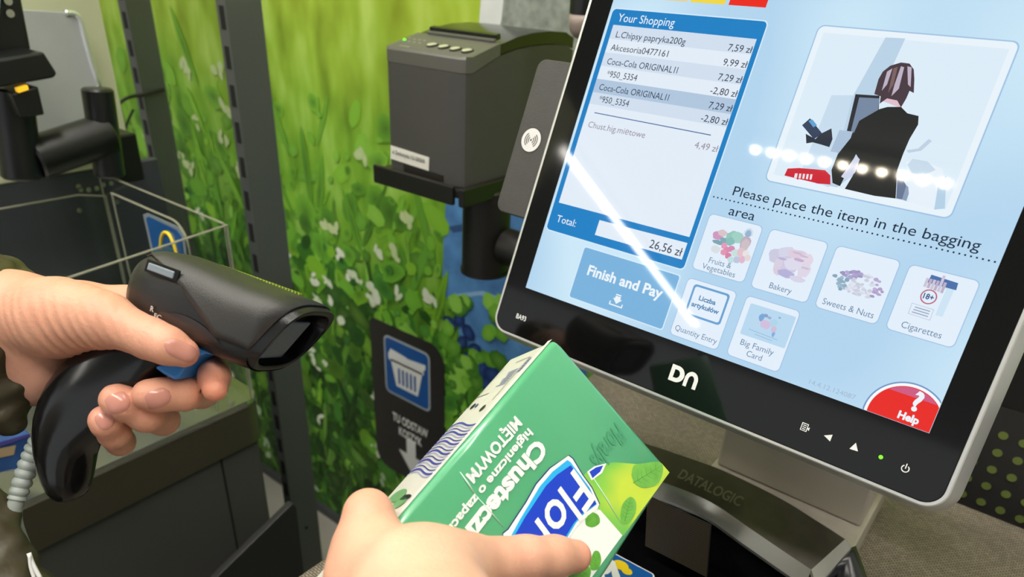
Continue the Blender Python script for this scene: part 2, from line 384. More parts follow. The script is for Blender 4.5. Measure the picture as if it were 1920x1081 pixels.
# ---------------------------------------------------------------- slotted uprights
STEEL = mat('post_grey', (86, 89, 88), .48, .1, vary=(8, .12))
HOLE = mat('post_slot_dark', (14, 14, 14), .8)
def post(x, y0, y1, w, label, zt=2.6):
    t = thing('slotted_post', label, 'post', (x - w / 2, (y0 + y1) / 2, 0), 'uprights in front of the meadow wall')
    g = G(); g.box((x - w, y0, 0), (x, y1, zt), STEEL); z = .1
    while z < zt - .1:
        g.box((x - w * .70, y0 - .0006, z), (x - w * .22, y0 + .0005, z + .034), HOLE); z += .058
    g.build('upright', t)
    return t
tA = post(-1.10, .685, .749, .026, 'dark grey slotted upright standing in front of the meadow wall beside the basket sign')
g = G(); g.cyl((-1.0995, .715, .40), (-1.0985, .715, .40), .004, HOLE, 12); g.build('bolt_hole', tA)
pb0 = at(234, 0, 'X', -1.75)[1]; pb1 = at(282, 0, 'X', -1.75)[1]
tB = post(-1.75, pb0, pb1, .034, 'dark grey slotted upright behind the clear basket guard, with a cable round it')
g = G(); pc = [at(x, y, 'X', -1.742) for x, y in ((228, 190), (246, 181), (268, 178), (290, 172), (308, 168))]; pc = [at(208, 212, 'X', -1.74)] + pc
CABLE = mat('cable_black', (18, 18, 18), .5)
g.tube(bez(pc, 20), .004, CABLE, 8); g.tube(bez([at(x, y, 'X', -1.74) for x, y in ((250, 205), (238, 232), (234, 250))], 8), .003, CABLE, 8)
tag(g.build('cable', smooth=True), 'thin black cable looped round the upright behind the basket guard', 'cable')
# ---------------------------------------------------------------- touch monitor: millimetre coordinates u (right), v (up), n (towards the viewer) on its tilted face
MO = A([-0.32013, 0.43878, 1.55 - 0.23469]); MU, MV, MN = (A(c) for c in zip([0.99982, 0.00349, -0.0187], [-0.01855, 0.39564, -0.91822], [0.00419, 0.9184, 0.39563]))
MU = nrm(MU); MV = nrm(MV - MU * np.dot(MU, MV)); MN = np.cross(MU, MV)
def U(u, v, n=0.0): return MO + (MU * u + MV * v + MN * n) / 1000
def uv(px, py):
    p = on_plane(px, py, MO, MN) - MO; return (float(p @ MU) * 1000, float(p @ MV) * 1000)
def UP(g_, pts, m, n): g_.face([U(a, b, n) for a, b in pts], m)
def UT(g_, s, u, v, h, m, n=1.2, **k):
    if 'width' in k: k['width'] = k['width'] / 1000
    g_.text(s, U(u, v, n), MU, MV, h / 1000, m, **k)
def slab(g_, prof, m, r):
    """rounded-rectangle rings: prof = [(outline inset, n)]; outline fixed"""
    rings = []
    for ins, n in prof: rings.append([U(a, b, n) for a, b in rr(slab.o[0] + ins, slab.o[1] + ins, slab.o[2] - ins, slab.o[3] - ins, max(1.5, r - ins), 8)])
    g_.rings(rings[::-1], m)
mon = thing('touch_monitor', 'silver rimmed touch monitor showing a shopping list, tilted back on a grey stand', 'monitor', (-.12, .66, 1.06))
SILV = mat('housing_silver', (205, 206, 204), .32, .55)
DARKH = mat('housing_dark', (40, 40, 42), .5)
GLOSSB = mat('bezel_gloss_black', (12, 12, 13), .06, 0, .4)
slab.o = (-22.5, -42.5, 325.5, 296)
g = G(); slab(g, [(2.6, 0.9), (1.2, .9), (.4, .3), (0, -1.2), (-4.6, -13), (-5, -16), (-4, -25), (2, -30)], SILV, 14); g.build('housing', mon, smooth=35)
slab.o = (-18, -38, 321, 280)
g = G(); slab(g, [(10, -29), (12, -52), (26, -66)], DARKH, 16); g.build('back_cover', mon, smooth=35)
slab.o = (-19.8, -39.8, 322.6, 293.2)
g = G(); slab(g, [(.8, 1.25), (.2, 1.0), (0, .5)], GLOSSB, 11.5); g.build('glass_bezel', mon)
# stand behind the glass
STAND = mat('stand_grey', (190, 184, 174), .38, .15, vary=(20, .06))
g = G(); g.box((-.192, .615, 1.100), (-.048, .70, 1.36), STAND); g.build('stand_column', mon, bevel=.003)
g = G(); g.box((-.14, .50, 1.33), (-.09, .66, 1.40), DARKH); g.build('tilt_arm', mon, bevel=.004)

# ---- what the screen shows
BG = ui('blue_background', (192, 222, 243))
def bgmat():
    m = BG; nt = m.node_tree; b = nt.nodes['Principled BSDF']; N = nt.nodes.new; L = nt.links.new
    tc = N('ShaderNodeTexCoord'); n = N('ShaderNodeTexNoise'); n.inputs['Scale'].default_value = 9; n.inputs['Detail'].default_value = 0; L(tc.outputs['Object'], n.inputs['Vector'])
    r = N('ShaderNodeValToRGB'); e = r.color_ramp.elements; e[0].position = .35; e[0].color = (*lin((178, 212, 238)), 1); e[1].position = .66; e[1].color = (*lin((204, 232, 248)), 1)
    L(n.outputs['Fac'], r.inputs[0]); L(r.outputs[0], b.inputs['Emission Color'])
bgmat()
scr = G(); UP(scr, [(0, 0), (303.5, 0), (303.5, 258), (0, 258)], BG, 1.35)
scr = scr.build('screen', mon)
WIN = ui('window_blue', (28, 128, 196)); WINL = ui('window_edge', (214, 236, 250)); LIST = ui('list_white', (226, 236, 247)); LISTB = ui('list_band', (208, 222, 238)); LISTS = ui('list_selected', (176, 198, 222))
TXT = ui('text_dark', (48, 58, 78)); TXG = ui('text_grey', (150, 142, 156)); TXW = ui('text_white', (236, 244, 250)); TXB = ui('text_blue', (112, 140, 172)); TXN = ui('text_navy', (28, 44, 66)); TILE = ui('tile_white', (226, 238, 250)); EDGE = ui('tile_edge', (160, 194, 226))
g = G()
for u0, u1, c in ((31, 61.5, (226, 208, 160)), (64, 90.3, (240, 214, 70)), (93.2, 120, (236, 40, 28))): UP(g, [(u0, 231.7), (u1, 231.7), (u1, 242.5), (u0, 242.5)], ui('tab_%d' % u0, c), 1.5)
g.build('language_tab_row', scr)
g = G(); UP(g, rr(1.7, 49.2, 125.6, 223.6, 3.8), WINL, 1.45); UP(g, rr(2.5, 50, 124.8, 222.8, 3.2), WIN, 1.55)
UP(g, [(6.8, 72.4), (121.3, 72.9), (121.3, 210.9), (6.8, 211)], LIST, 1.65); UP(g, [(47.2, 56), (121.4, 56.4), (121.4, 68.6), (47.2, 67.7)], LIST, 1.65)
for k, (v, m) in enumerate(((210.8, LISTB), (190.4, LISTB), (170.2, LISTS))): UP(g, [(6.9, v - 10.2), (121.2, v - 10.2), (121.2, v), (6.9, v)], m, 1.7)
UP(g, [(6.9, 151), (121.2, 151), (121.2, 160), (6.9, 160)], LISTB, 1.7)
UP(g, [(14, 144.6), (112, 143.6), (112, 144.3), (14, 145.3)], ui('line_blue', (80, 112, 160)), 1.75)
UT(g, 'Your Shopping', 9.2, 213.8, 6.0, TXW, 1.75, width=48)
rows = [('L.Chipsy papryka200g', 12, 202, 58.5, '7,59 zł', 201.4, 17.6), ('Akcesoria0477161', 11, 192.3, 49, '9,99 zł', 191.4, 17.6), ('Coca-Cola ORIGINAL1l', 11.5, 181.8, 60, '7,29 zł', 181.2, 17.6), ('*950_5354', 14.5, 172.6, 26.6, '-2,80 zł', 171.6, 20), ('Coca-Cola ORIGINAL1l', 11.5, 162.2, 60, '7,29 zł', 161.6, 17.6), ('*950_5354', 14.5, 153.4, 26.6, '-2,80 zł', 152.2, 20)]
for s, u, v, w, p, pv, pw in rows:
    UT(g, s, u, v, 4.7, TXT, 1.8, width=w); UT(g, p, 121, pv, 4.7, TXT, 1.8, width=pw, align='R')
UT(g, 'Chust.hig.miętowe', 12, 133.4, 4.7, TXG, 1.8, width=50.5); UT(g, '4,49 zł', 120.6, 133.4, 4.7, TXG, 1.8, width=17.8, align='R')
UT(g, 'Total:', 9.6, 57.6, 5.6, TXW, 1.75, width=18.4); UT(g, '26,56 zł', 120, 58.2, 6.2, TXT, 1.8, width=26.2, align='R')
g.build('shopping_list', scr)
g = G(); UP(g, rr(41.2, 4.2, 124.8, 45.8, 2.2), WINL, 1.45); UP(g, rr(42, 5, 124, 45, 1.8), ui('pay_blue', (122, 178, 220)), 1.55)
UT(g, 'Finish and Pay', 51, 25.6, 7.6, TXW, 1.7, width=65, bold=.03)
def icon_arrow(u, v, k, m, n):
    UP(g, [(u - 2 * k, v + 4 * k), (u + 2 * k, v + 4 * k), (u + 2 * k, v + 3.2 * k), (u - 2 * k, v + 3.2 * k)], m, n); UP(g, [(u - 2 * k, v + 2.7 * k), (u + 2 * k, v + 2.7 * k), (u + 2 * k, v + 1 * k), (u - 2 * k, v + 1 * k)], m, n)
    UP(g, [(u - 3.4 * k, v + 1 * k), (u + 3.4 * k, v + 1 * k), (u, v - 2.4 * k)][::-1], m, n)
    UP(g, [(u - 5 * k, v - 1.5 * k), (u - 5 * k, v - 4 * k), (u + 5 * k, v - 4 * k), (u + 5 * k, v - 1.5 * k), (u + 4.2 * k, v - 1.5 * k), (u + 4.2 * k, v - 3.2 * k), (u - 4.2 * k, v - 3.2 * k), (u - 4.2 * k, v - 1.5 * k)], m, n)
icon_arrow(82.8, 14.2, 1.15, TXW, 1.7); g.build('pay_button', scr)
g = G(); UT(g, 'Please place the item in the bagging', 141, 107.6, 6.4, TXN, 1.6, width=150.5); UT(g, 'area', 142.8, 94.3, 6.4, TXN, 1.6, width=18.4)
for k in range(58):
    u = 128.8 + k * 3.02; UP(g, [(u - .5, 103.2), (u + .5, 103.2), (u + .5, 104.2), (u - .5, 104.2)], TXN, 1.6)
g.build('instruction_text', scr)
def tile(u0, v0, u1, v1, cap, draw):
    global g
    g = G(); UP(g, rr(u0 - .5, v0 - .5, u1 + .5, v1 + .5, 3.4), EDGE, 1.45); UP(g, rr(u0, v0, u1, v1, 3.1), TILE, 1.55); draw()
    for s, u, v, h, w in cap: UT(g, s, u, v, h, TXB, 1.75, width=w, align='C')
    g.build('menu_tile', scr)
def blob(u, v, r, c, ry=None, n=1.62, k=14): UP(g, [(u + r * (1 + .1 * math.sin(5 * a)) * math.cos(a), v + (ry or r) * (1 + .1 * math.cos(4 * a + u)) * math.sin(a)) for a in np.linspace(0, 6.28, k, endpoint=False)], ui('picture_%d_%d_%d' % c, c), n)
def fruit():
    n = 1.60
    for u, v, r, ry, c in ((141, 76, 4.2, 3.2, (206, 152, 192)), (143.5, 78.4, 3.6, 2.4, (216, 196, 200)), (143, 71.6, 5, 1.6, (126, 164, 178)), (147, 74, 4, 2, (128, 172, 178)), (151, 76.8, 4.6, 5, (150, 198, 188)), (154.4, 78, 4.4, 4.2, (160, 208, 196)), (150.6, 74.2, 3.2, 3, (136, 190, 186)), (161, 75.6, 3.8, 5.4, (190, 176, 190)), (161.4, 74.4, 3.0, 4.4, (206, 190, 198)), (142.6, 66.6, 3.6, 2.8, (216, 222, 226)), (147.6, 70.4, 2.2, 2.4, (226, 156, 186)), (150.4, 68, 2.4, 2.4, (220, 140, 174)), (153.2, 69.6, 2.4, 2.4, (216, 138, 176)), (148.6, 66, 2.2, 2.2, (226, 150, 180)), (152.6, 64.6, 2.4, 2.2, (216, 130, 170)), (156.6, 67.6, 3, 2.6, (198, 224, 220)), (160.4, 69, 3, 3.4, (224, 194, 204)), (163.8, 69, 2.4, 2.6, (232, 226, 226)), (155.4, 62.6, 2.6, 2.4, (192, 222, 222)), (159.4, 63.6, 2.6, 2.6, (190, 198, 222)), (162.8, 64.6, 2.4, 2.6, (224, 184, 204)), (166, 66.6, 2.2, 2.4, (226, 214, 216))):
        blob(u, v + 3.0, r * .95, c, ry * .95, n); n += .004
    for k in range(11):
        a = math.radians(20 + k * 14); UP(g, [(160.8 - .8, 83.0), (160.8 + .8, 83.0), (160.8 + 5.4 * math.cos(a) * .75, 83.0 + 6.6 * math.sin(a))], ui('picture_pine', (150, 178, 206)), 1.70)
def bread():
    n = 1.60
    for u, v, r, ry, c in ((184.5, 76, 6, 5, (204, 202, 224)), (190, 79, 6, 4.6, (212, 212, 232)), (197, 79.6, 7, 3.6, (222, 204, 220)), (203, 77.8, 4, 4.6, (226, 214, 228)), (203.6, 71.6, 4, 5, (222, 214, 230)), (193, 72.6, 7.6, 5, (206, 202, 226)), (195.6, 73.6, 6, 4, (220, 218, 236)), (186.6, 70.6, 2.6, 5.6, (216, 208, 226)), (188, 66.6, 3, 2.6, (218, 204, 222)), (193.4, 66.4, 5.6, 2.6, (182, 178, 216)), (201.6, 65, 5.2, 2.0, (216, 212, 232)), (198.4, 77, 3.4, 1.0, (196, 172, 206)), (196, 81, 3.4, .7, (202, 186, 214)), (200.6, 80, 3, .6, (202, 186, 214)), (204, 73, 2.8, .7, (204, 190, 216)), (188, 75, 3, .8, (186, 180, 214))):
        blob(u, v, r, c, ry, n); n += .005
def nuts():
    n = 1.60; random.seed(5)
    for k in range(110):
        a = random.random() * 6.28; q = math.sqrt(random.random()); u, v = 237 + 15 * q * math.cos(a), 72 + 7.4 * q * math.sin(a)
        c = (150, 180, 200) if (u < 231 and v < 73.5) else (172, 164, 206) if v > 75 and u < 238 else (184, 168, 208) if u > 246 else (216, 220, 234)
        j = random.randint(-14, 14); j -= j % 7; blob(u, v, random.uniform(1, 1.7), tuple(max(0, min(255, x + j)) for x in c), random.uniform(.8, 1.2), n, 8); n += .001
def smokes():
    n = 1.60
    UP(g, [(271.5, 66), (287, 66.6), (287.4, 83.6), (272, 83)], ui('pack_side', (204, 228, 244)), n); UP(g, [(269, 66), (283.2, 65.4), (283.4, 82.4), (269.4, 82.6)], ui('pack_front', (226, 238, 250)), 1.61)
    UP(g, [(273, 83.4), (288.4, 83.2), (288, 87.4), (273.4, 88.4)], ui('pack_band', (76, 112, 172)), 1.62)
    for k in range(6): UP(g, [(271.6 + k * 1.9, 80.6 - .2 * k), (273.1 + k * 1.9, 80.6 - .2 * k), (273.1 + k * 1.9, 86 + (3.6 if k == 4 else 0)), (271.6 + k * 1.9, 86 + (3.6 if k == 4 else 0))], ui('pack_stick_%d' % (k % 2), ((204, 196, 216), (190, 176, 198))[k % 2]), 1.64 + .004 * k)
    UP(g, disc(276.4, 75.6, 4.4), ui('pack_ring', (186, 96, 120)), 1.68); UP(g, disc(276.4, 75.6, 3.7), TILE, 1.69); UT(g, '18+', 276.4, 74.1, 3.2, ui('pack_text', (58, 92, 142)), 1.72, width=5.6, align='C', bold=.03)
    UP(g, [(269.4, 63), (281.8, 62.6), (281.6, 69.4), (269.2, 69.8)], ui('pack_label_edge', (196, 204, 222)), 1.63); UP(g, [(269.8, 63.4), (281.4, 63), (281.2, 69), (269.6, 69.4)], TILE, 1.64)
    for q in range(3): UP(g, [(271 + q * .3, 64.4 + q * 1.6), (280, 64.2 + q * 1.6), (280, 64.8 + q * 1.6), (271 + q * .3, 65 + q * 1.6)], ui('pack_lines', (150, 162, 190)), 1.66)
def qty():
    UP(g, rr(136.2, 20.6, 163.4, 43, 2.4), ui('field_blue', (104, 160, 210)), 1.6); UP(g, rr(137.7, 22.1, 161.9, 41.5, 1.6), TILE, 1.64)
    UT(g, 'Liczba', 149.2, 33.0, 3.3, ui('field_text', (84, 134, 180)), 1.7, width=12.6, align='C', bold=.03); UT(g, 'artykułów', 149.4, 27.6, 3.3, ui('field_text'  , (84, 134, 180)), 1.7, width=20.6, align='C', bold=.03)
def fam():
    UP(g, rr(178.4, 20, 209.4, 41.6, 1), ui('card_blue', (184, 216, 240)), 1.6)
    for u, v, r, ry, c in ((188.4, 34.6, 1.8, 2.6, (120, 168, 214)), (190.6, 36.6, 1.6, 1.2, (140, 160, 200)), (193.4, 36, 1.4, .9, (150, 176, 210)), (192.4, 31, 3.6, 3, (210, 190, 220)), (197.2, 33.6, 2.4, 2.6, (176, 212, 232)), (198.6, 29.6, 1.8, 2.2, (206, 190, 216)), (199.4, 26.6, 1, 2, (132, 172, 222)), (186.8, 31, 1.4, 2.4, (190, 214, 236)), (199.6, 38, .8, .6, (130, 170, 200))): blob(u, v, r, c, ry, 1.64)
    UP(g, [(183, 24.6), (203, 23.6), (203, 24), (183, 25)], ui('card_line', (150, 182, 210)), 1.64); UP(g, [(188, 22.6), (200, 22), (200, 22.4), (188, 23)], ui('card_line'), 1.64)
tile(130.6, 53, 168.6, 92, [('Fruits &', 149, 60.0 - .4, 4.0, 16.4), ('Vegetables', 149.6, 54.6, 4.0, 24.4)], fruit)
tile(174.5, 52, 212, 91.8, [('Bakery', 193.6, 54.6, 4.0, 14.8)], bread)
tile(217.8, 51.6, 255.2, 91.6, [('Sweets & Nuts', 236.8, 54.4, 4.0, 31)], nuts)
tile(261, 51.2, 298, 91.2, [('Cigarettes', 279.4, 54.2, 4.0, 22)], smokes)
tile(130.8, 4.2, 167, 45.6, [('Quantity Entry', 149.4, 7.8, 4.0, 32)], qty)
tile(174.6, 4, 210.6, 45.6, [('Big Family', 192.4, 13.2, 4.0, 23), ('Card', 192.6, 7.2, 4.0, 10.6)], fam)
g = G(); hc = (288.4, 2.2); hr = 23.0
def clip(pts): return [(min(a, 303.3), max(b, .2)) for a, b in pts]
UP(g, clip(disc(*hc, hr, 60)), ui('help_shadow', (112, 150, 196)), 1.5); UP(g, clip(disc(*hc, hr - .9, 60)), ui('help_white', (248, 248, 252)), 1.6); UP(g, clip(disc(*hc, hr - 2.6, 60)), ui('help_red', (232, 42, 36)), 1.7)
UP(g, [(hc[0] + 20 * math.cos(a), hc[1] + 20 * math.sin(a)) for a in np.linspace(math.radians(48), math.radians(132), 16)], ui('help_shine', (206, 92, 130)), 1.8)
UT(g, '?', 291.8, 9.8, 11.4, TXW, 1.9, align='C', bold=.035); UT(g, 'Help', 290.6, 2.6, 4.4, TXW, 1.9, width=11.6, align='C', bold=.045); g.build('help_button', scr)
# the demonstration picture
g = G(); UP(g, rr(158.6, 121.2, 272, 223.8, 4.4), EDGE, 1.45); UP(g, rr(159.4, 122, 271.2, 223, 3.8), ui('frame_white', (232, 242, 250)), 1.55)
PW = ui('photo_wall', (220, 236, 248)); UP(g, [(163.4, 126.4), (267.4, 126.4), (267.4, 219), (163.4, 219)], PW, 1.6)
pcn = [1.62]
def pp(pts, c, nm):
    """a patch of the picture given by its outline in photograph pixels"""
    UP(g, [uv(x, y) for x, y in pts][::-1], ui('photo_' + nm, c), pcn[0]); pcn[0] += .012
pp([(1661, 72), (1698, 74), (1640, 200), (1600, 330), (1570, 352), (1530, 345), (1590, 200)], (186, 210, 230), 'column')
pp([(1500, 330), (1560, 180), (1600, 180), (1555, 352)], (198, 220, 238), 'column_light')
pp([(1605, 178), (1650, 181), (1645, 262), (1586, 258)], (44, 46, 52), 'kiosk_frame'); pp([(1612, 184), (1650, 186), (1640, 255), (1596, 249)], (118, 136, 162), 'kiosk_glass')
pp([(1575, 245), (1600, 248), (1585, 290), (1558, 285)], (170, 192, 216), 'keys')
pp([(1505, 236), (1520, 223), (1543, 252), (1527, 262)], (52, 66, 92), 'terminal'); pp([(1517, 228), (1524, 225), (1533, 236), (1526, 240)], (96, 160, 210), 'terminal_screen'); pp([(1512, 252), (1530, 262), (1540, 252), (1560, 242), (1562, 262), (1556, 277), (1540, 272), (1525, 268), (1513, 270)], (46, 52, 64), 'terminal_arm')
pp([(1690, 150), (1700, 118), (1730, 118), (1716, 160)], (186, 170, 188), 'hair_back') if 0 else None
pp([(1653, 190), (1692, 205), (1688, 186), (1655, 180)], (222, 190, 204), 'neck')
pp([(1640, 178), (1648, 150), (1656, 136), (1670, 125), (1690, 119), (1706, 121), (1714, 132), (1715, 150), (1714, 176), (1706, 172), (1700, 186), (1690, 203), (1683, 190), (1664, 186), (1650, 196), (1652, 182)], (72, 58, 66), 'hair')
for q in ([(1664, 136), (1674, 130), (1664, 160), (1654, 172)], [(1690, 126), (1696, 128), (1686, 168), (1672, 182), (1678, 160)], [(1702, 126), (1710, 128), (1708, 165), (1703, 160)]): pp(q, (190, 178, 196), 'hair_streak')
for q in ([(1676, 130), (1684, 127), (1676, 160), (1666, 176)],): pp(q, (124, 98, 98), 'hair_brown')
pp([(1650, 206), (1665, 202), (1690, 202), (1702, 214), (1723, 219), (1722, 235), (1706, 262), (1694, 290), (1683, 320), (1680, 373), (1640, 368), (1585, 355), (1600, 330), (1612, 300), (1606, 290), (1592, 318), (1576, 350), (1562, 344), (1560, 320), (1572, 290), (1600, 255), (1612, 228), (1622, 222)], (36, 38, 38), 'jacket')
pp([(1606, 292), (1613, 300), (1604, 325), (1588, 338), (1578, 332), (1590, 316)], (206, 212, 232), 'gap')
pp([(1472, 330), (1478, 317), (1500, 316), (1548, 320), (1558, 330), (1558, 347), (1535, 345)], (204, 36, 52), 'basket'); pp([(1492, 326), (1528, 328), (1522, 338), (1490, 334)], (238, 226, 234), 'basket_slot')
for k in range(5): pp([(1497 + k * 7, 326), (1500 + k * 7, 326), (1498 + k * 7, 338), (1495 + k * 7, 337)], (204, 40, 56), 'basket_bar')
pp([(1684, 320), (1700, 349), (1692, 375), (1681, 373)], (104, 118, 146), 'bag_shelf'); pp([(1700, 349), (1708, 354), (1700, 378), (1692, 375)], (140, 158, 184), 'bag_shelf_edge')
pp([(1700, 305), (1718, 300), (1735, 304), (1768, 318), (1772, 342), (1755, 395), (1706, 380)], (230, 240, 250), 'bag'); pp([(1760, 345), (1775, 330), (1772, 392), (1752, 394)], (180, 208, 230), 'bag_side'); pp([(1702, 310), (1712, 299), (1740, 304), (1755, 320), (1730, 330), (1710, 325)], (198, 218, 234), 'bag_fold')
pp([(1700, 283), (1722, 280), (1742, 262), (1748, 266), (1728, 284), (1704, 288)], (190, 208, 226), 'hook')
g.build('demonstration_picture', scr)
g = G(); UT(g, '14.4.12.124087', 231, 3.8, 3.0, ui('version_grey', (162, 186, 210)), 1.5, width=28.6); g.build('version_text', scr)
# ---- marks printed on the black bezel
INK = mat('bezel_ink', (222, 222, 222), .4)
g = G(); UT(g, 'BA93', -.6, -26.2, 4.0, INK, 1.35, width=10, bold=.02); g.build('model_mark', mon)
g = G(); lu, lv = 140.6, -27.2
def LG(pts): UP(g, [(lu + a, lv + b) for a, b in pts], INK, 1.35)
LG([(0, 0), (2.9, 0), (2.9, 11.8), (0, 11.8)]); LG([(2.9, 0), (5, 0)] + [(5 + 5.9 * math.sin(a), 5.9 - 5.9 * math.cos(a)) for a in np.linspace(.1, 3.04, 12)] + [(5, 11.8), (2.9, 11.8), (2.9, 8.9), (4.6, 8.9)] + [(4.6 + 2.8 * math.sin(a), 5.9 - 3.0 * math.cos(a)) for a in np.linspace(3.04, .1, 12)] + [(4.6, 2.9), (2.9, 2.9)])
LG([(11.5, -0.2), (14.2, -0.2), (14.2, 5.2)] + [(16.4 - 2.2 * math.cos(a), 5.4 + 3.0 * math.sin(a)) for a in np.linspace(.1, 3.04, 12)] + [(18.6, 5), (18.6, -.2), (21.4, -.2), (21.4, 5.4)] + [(16.45 + 4.95 * math.cos(a), 5.6 + 5.8 * math.sin(a)) for a in np.linspace(.1, 3.04, 12)] + [(11.5, 5.4)])
g.build('maker_mark', mon)
g = G(); u, v = 238.3, -23.4
UP(g, [(u - 2.4, v - 2.6), (u + 1.8, v - 2.6), (u + 1.8, v + 2.6), (u - 2.4, v + 2.6)], INK, 1.32); UP(g, [(u - 1.9, v - 2.1), (u + 1.3, v - 2.1), (u + 1.3, v + 2.1), (u - 1.9, v + 2.1)], GLOSSB, 1.36)
for k in range(3): UP(g, [(u - 1.4, v - 1.5 + k * 1.2), (u + .8, v - 1.5 + k * 1.2), (u + .8, v - 1 + k * 1.2), (u - 1.4, v - 1 + k * 1.2)], INK, 1.4)
UP(g, [(u + 1.2, v - .2), (u + 3, v + 1), (u + 3, v - 1.4)], INK, 1.4); g.build('menu_key', mon)
g = G(); UP(g, [(250.6, -23.8), (255.2, -21.4), (255.2, -26)][::-1], INK, 1.35); g.build('arrow_key', mon)
g = G(); UP(g, [(267, -25.8), (272, -25.4), (269.2, -20.8)], INK, 1.35); g.build('arrow_key', mon)
g = G(); UP(g, disc(284.8, -23.5, 1.25, 16), mat('led_green', (20, 60, 10), .3, emit=(120, 255, 30), estr=1.6), 1.35); g.build('power_light', mon)
g = G(); UP(g, arc_band(299.1, -24.6, 1.7, 2.3, 120, 420, 26), INK, 1.35); UP(g, [(298.8, -24.6), (299.4, -24.6), (299.4, -21.4), (298.8, -21.4)], INK, 1.36); g.build('power_key', mon)
# ---- contactless plate clipped to the left edge
TEXB = mat('plate_textured', (58, 57, 55), .55, vary=(60, .25), bump=(900, .25))
g = G(); o = rr(-58.5, 53, -12, 181.5, 8, 6, (1, 0, 0, 1))
def ins(pts, d, c=(-36, 117)): return [(a + d * (1 if a < c[0] else -1), b + d * (1 if b < c[1] else -1)) for a, b in pts]
g.rings([[U(a, b, -20) for a, b in o], [U(a, b, -6.5) for a, b in o], [U(a, b, -5.8) for a, b in ins(o, .7)]], TEXB); cr = g.build('contactless_reader', mon, smooth=30)
g = G(); bc = (-42.6, 115.9); UP(g, disc(*bc, 10.6, 40), mat('badge_ring', (40, 40, 40), .4), -5.6); UP(g, disc(*bc, 9.7, 40), mat('badge_white', (206, 205, 204), .4), -5.5)
BK = mat('badge_black', (30, 30, 30), .5); UP(g, disc(*bc, .9, 14), BK, -5.4)
for r in (2.6, 4.4, 6.2):
    for a0 in (-52, 128): UP(g, arc_band(*bc, r - .42, r + .42, a0, a0 + 104, 12), BK, -5.4)
g.build('contactless_mark', cr)
# ---------------------------------------------------------------- receipt printer on its pole bracket
PX0, PX1 = -.768, -.621; PY = .70
PB = mat('printer_charcoal', (72, 71, 69), .5, spec=.3, vary=(40, .06)); PBL = mat('printer_gloss_black', (22, 22, 23), .22); PTOP = mat('printer_panel', (88, 87, 82), .4)
pr = thing('receipt_printer', 'charcoal receipt printer with a curved lid and four silver buttons, on a pole bracket', 'printer', ((PX0 + PX1) / 2, .78, 1.283))
def YZ(g_, prof, x0, x1, m, r=.008):
    """side profile (y, z) swept across x with rounded ends"""
    rings = []
    c = np.mean(A(prof), 0)
    for x, k in ((x0, r), (x0 + r * .3, r * .3), (x0 + r, 0), (x1 - r, 0), (x1 - r * .3, r * .3), (x1, r)):
        rings.append([(x, max(y, PY + k) if y < PY + .02 else y, z) for y, z in prof])
    g_.rings([q[::-1] for q in rings], m)
arc = [(.765, 1.4425), (.80, 1.4475), (.833, 1.4495), (.87, 1.450), (.91, 1.447), (.93, 1.440), (.93, 1.283)]
g = G(); YZ(g, [(PY, 1.283), (PY, 1.424), (.765, 1.4415)] + arc[1:], PX0, PX1, PB, .014); g.build('body', pr, smooth=30)
g = G(); YZ(g, [(PY, 1.4246), (PY, 1.440), (PY + .004, 1.4435), (.765, 1.4565), (.765, 1.4423)], PX0, PX1, PTOP, .012); pt_ = g.build('control_panel', pr, smooth=30)
g = G(); YZ(g, [(.7655, 1.4436), (.7655, 1.4550), (.80, 1.4625), (.833, 1.4662), (.87, 1.4668), (.91, 1.464), (.93, 1.456), (.93, 1.442), (.91, 1.448), (.87, 1.4512), (.833, 1.4507), (.80, 1.4486)], PX0 + .0005, PX1 - .0005, PBL, .006); g.build('lid', pr, smooth=30)
pn = nrm(A([0, -.013, .061])); pv = nrm(A([0, .061, .013]))
def PT(x, y): return A([x, y, 1.4435 + (y - PY - .004) * (.013 / .061)])
def ppt(px, py):
    p = on_plane(px, py, PT(-.7, PY + .004), nrm(np.cross([1, 0, 0], pv))); return p
upn = nrm(np.cross([1, 0, 0], pv))
def flat(g_, pts, m, h): g_.face([p + upn * h for p in pts], m)
SBTN = mat('button_silver', (206, 202, 192), .35, .4); RING = mat('button_ring', (40, 40, 38), .4)
for (x, y) in ((811, 85.5), (832.5, 89), (854.5, 93), (876.5, 96.5)):
    c = ppt(x, y); g = G(); e = [c + A([1, 0, 0]) * .0078 * math.cos(a) + pv * .0085 * math.sin(a) for a in np.linspace(0, 6.28, 24, endpoint=False)]
    g.rings([e, [q + upn * .0012 for q in e]], RING); i_ = [c + (q - c) * .88 + upn * .0014 for q in e]; flat(g, i_, RING, 0)
    flat(g, [c + A([1, 0, 0]) * .0068 * math.cos(a) + pv * (.0062 * math.sin(a)) - A([1, 0, 0]) * .0008 for a in np.linspace(.4, 5.0, 18)], SBTN, .0018); g.build('button', pr)
g = G(); c = ppt(758.5, 75); g.mesh(*((lambda r: ([c + A(q) * .0024 for q in r[0]], r[1]))((lambda bm: ([tuple(v.co) for v in bm.verts], [[v.index for v in f.verts] for f in bm.faces]))((lambda b: (bmesh.ops.create_icosphere(b, subdivisions=2, radius=1.0), b.verts.index_update(), b)[2])(bmesh.new())))), mat('led_green')); g.build('status_light', pr, smooth=True)
g = G()
for (x, y) in ((768, 71), (777, 74), (787, 75), (796, 76.5), (767, 78), (777, 79.5), (787, 81)):
    c = ppt(x, y); flat(g, [c + A([1, 0, 0]) * .0022 * math.cos(a) + pv * .0016 * math.sin(a) for a in np.linspace(0, 6.28, 10, endpoint=False)], mat('panel_print', (150, 146, 132), .5), .0004)
c = ppt(747, 86.5); g.text('POWER', c + upn * .0005, (1, 0, 0), pv, .004, mat('panel_print'), width=.019, bold=.03); g.build('panel_markings', pr)
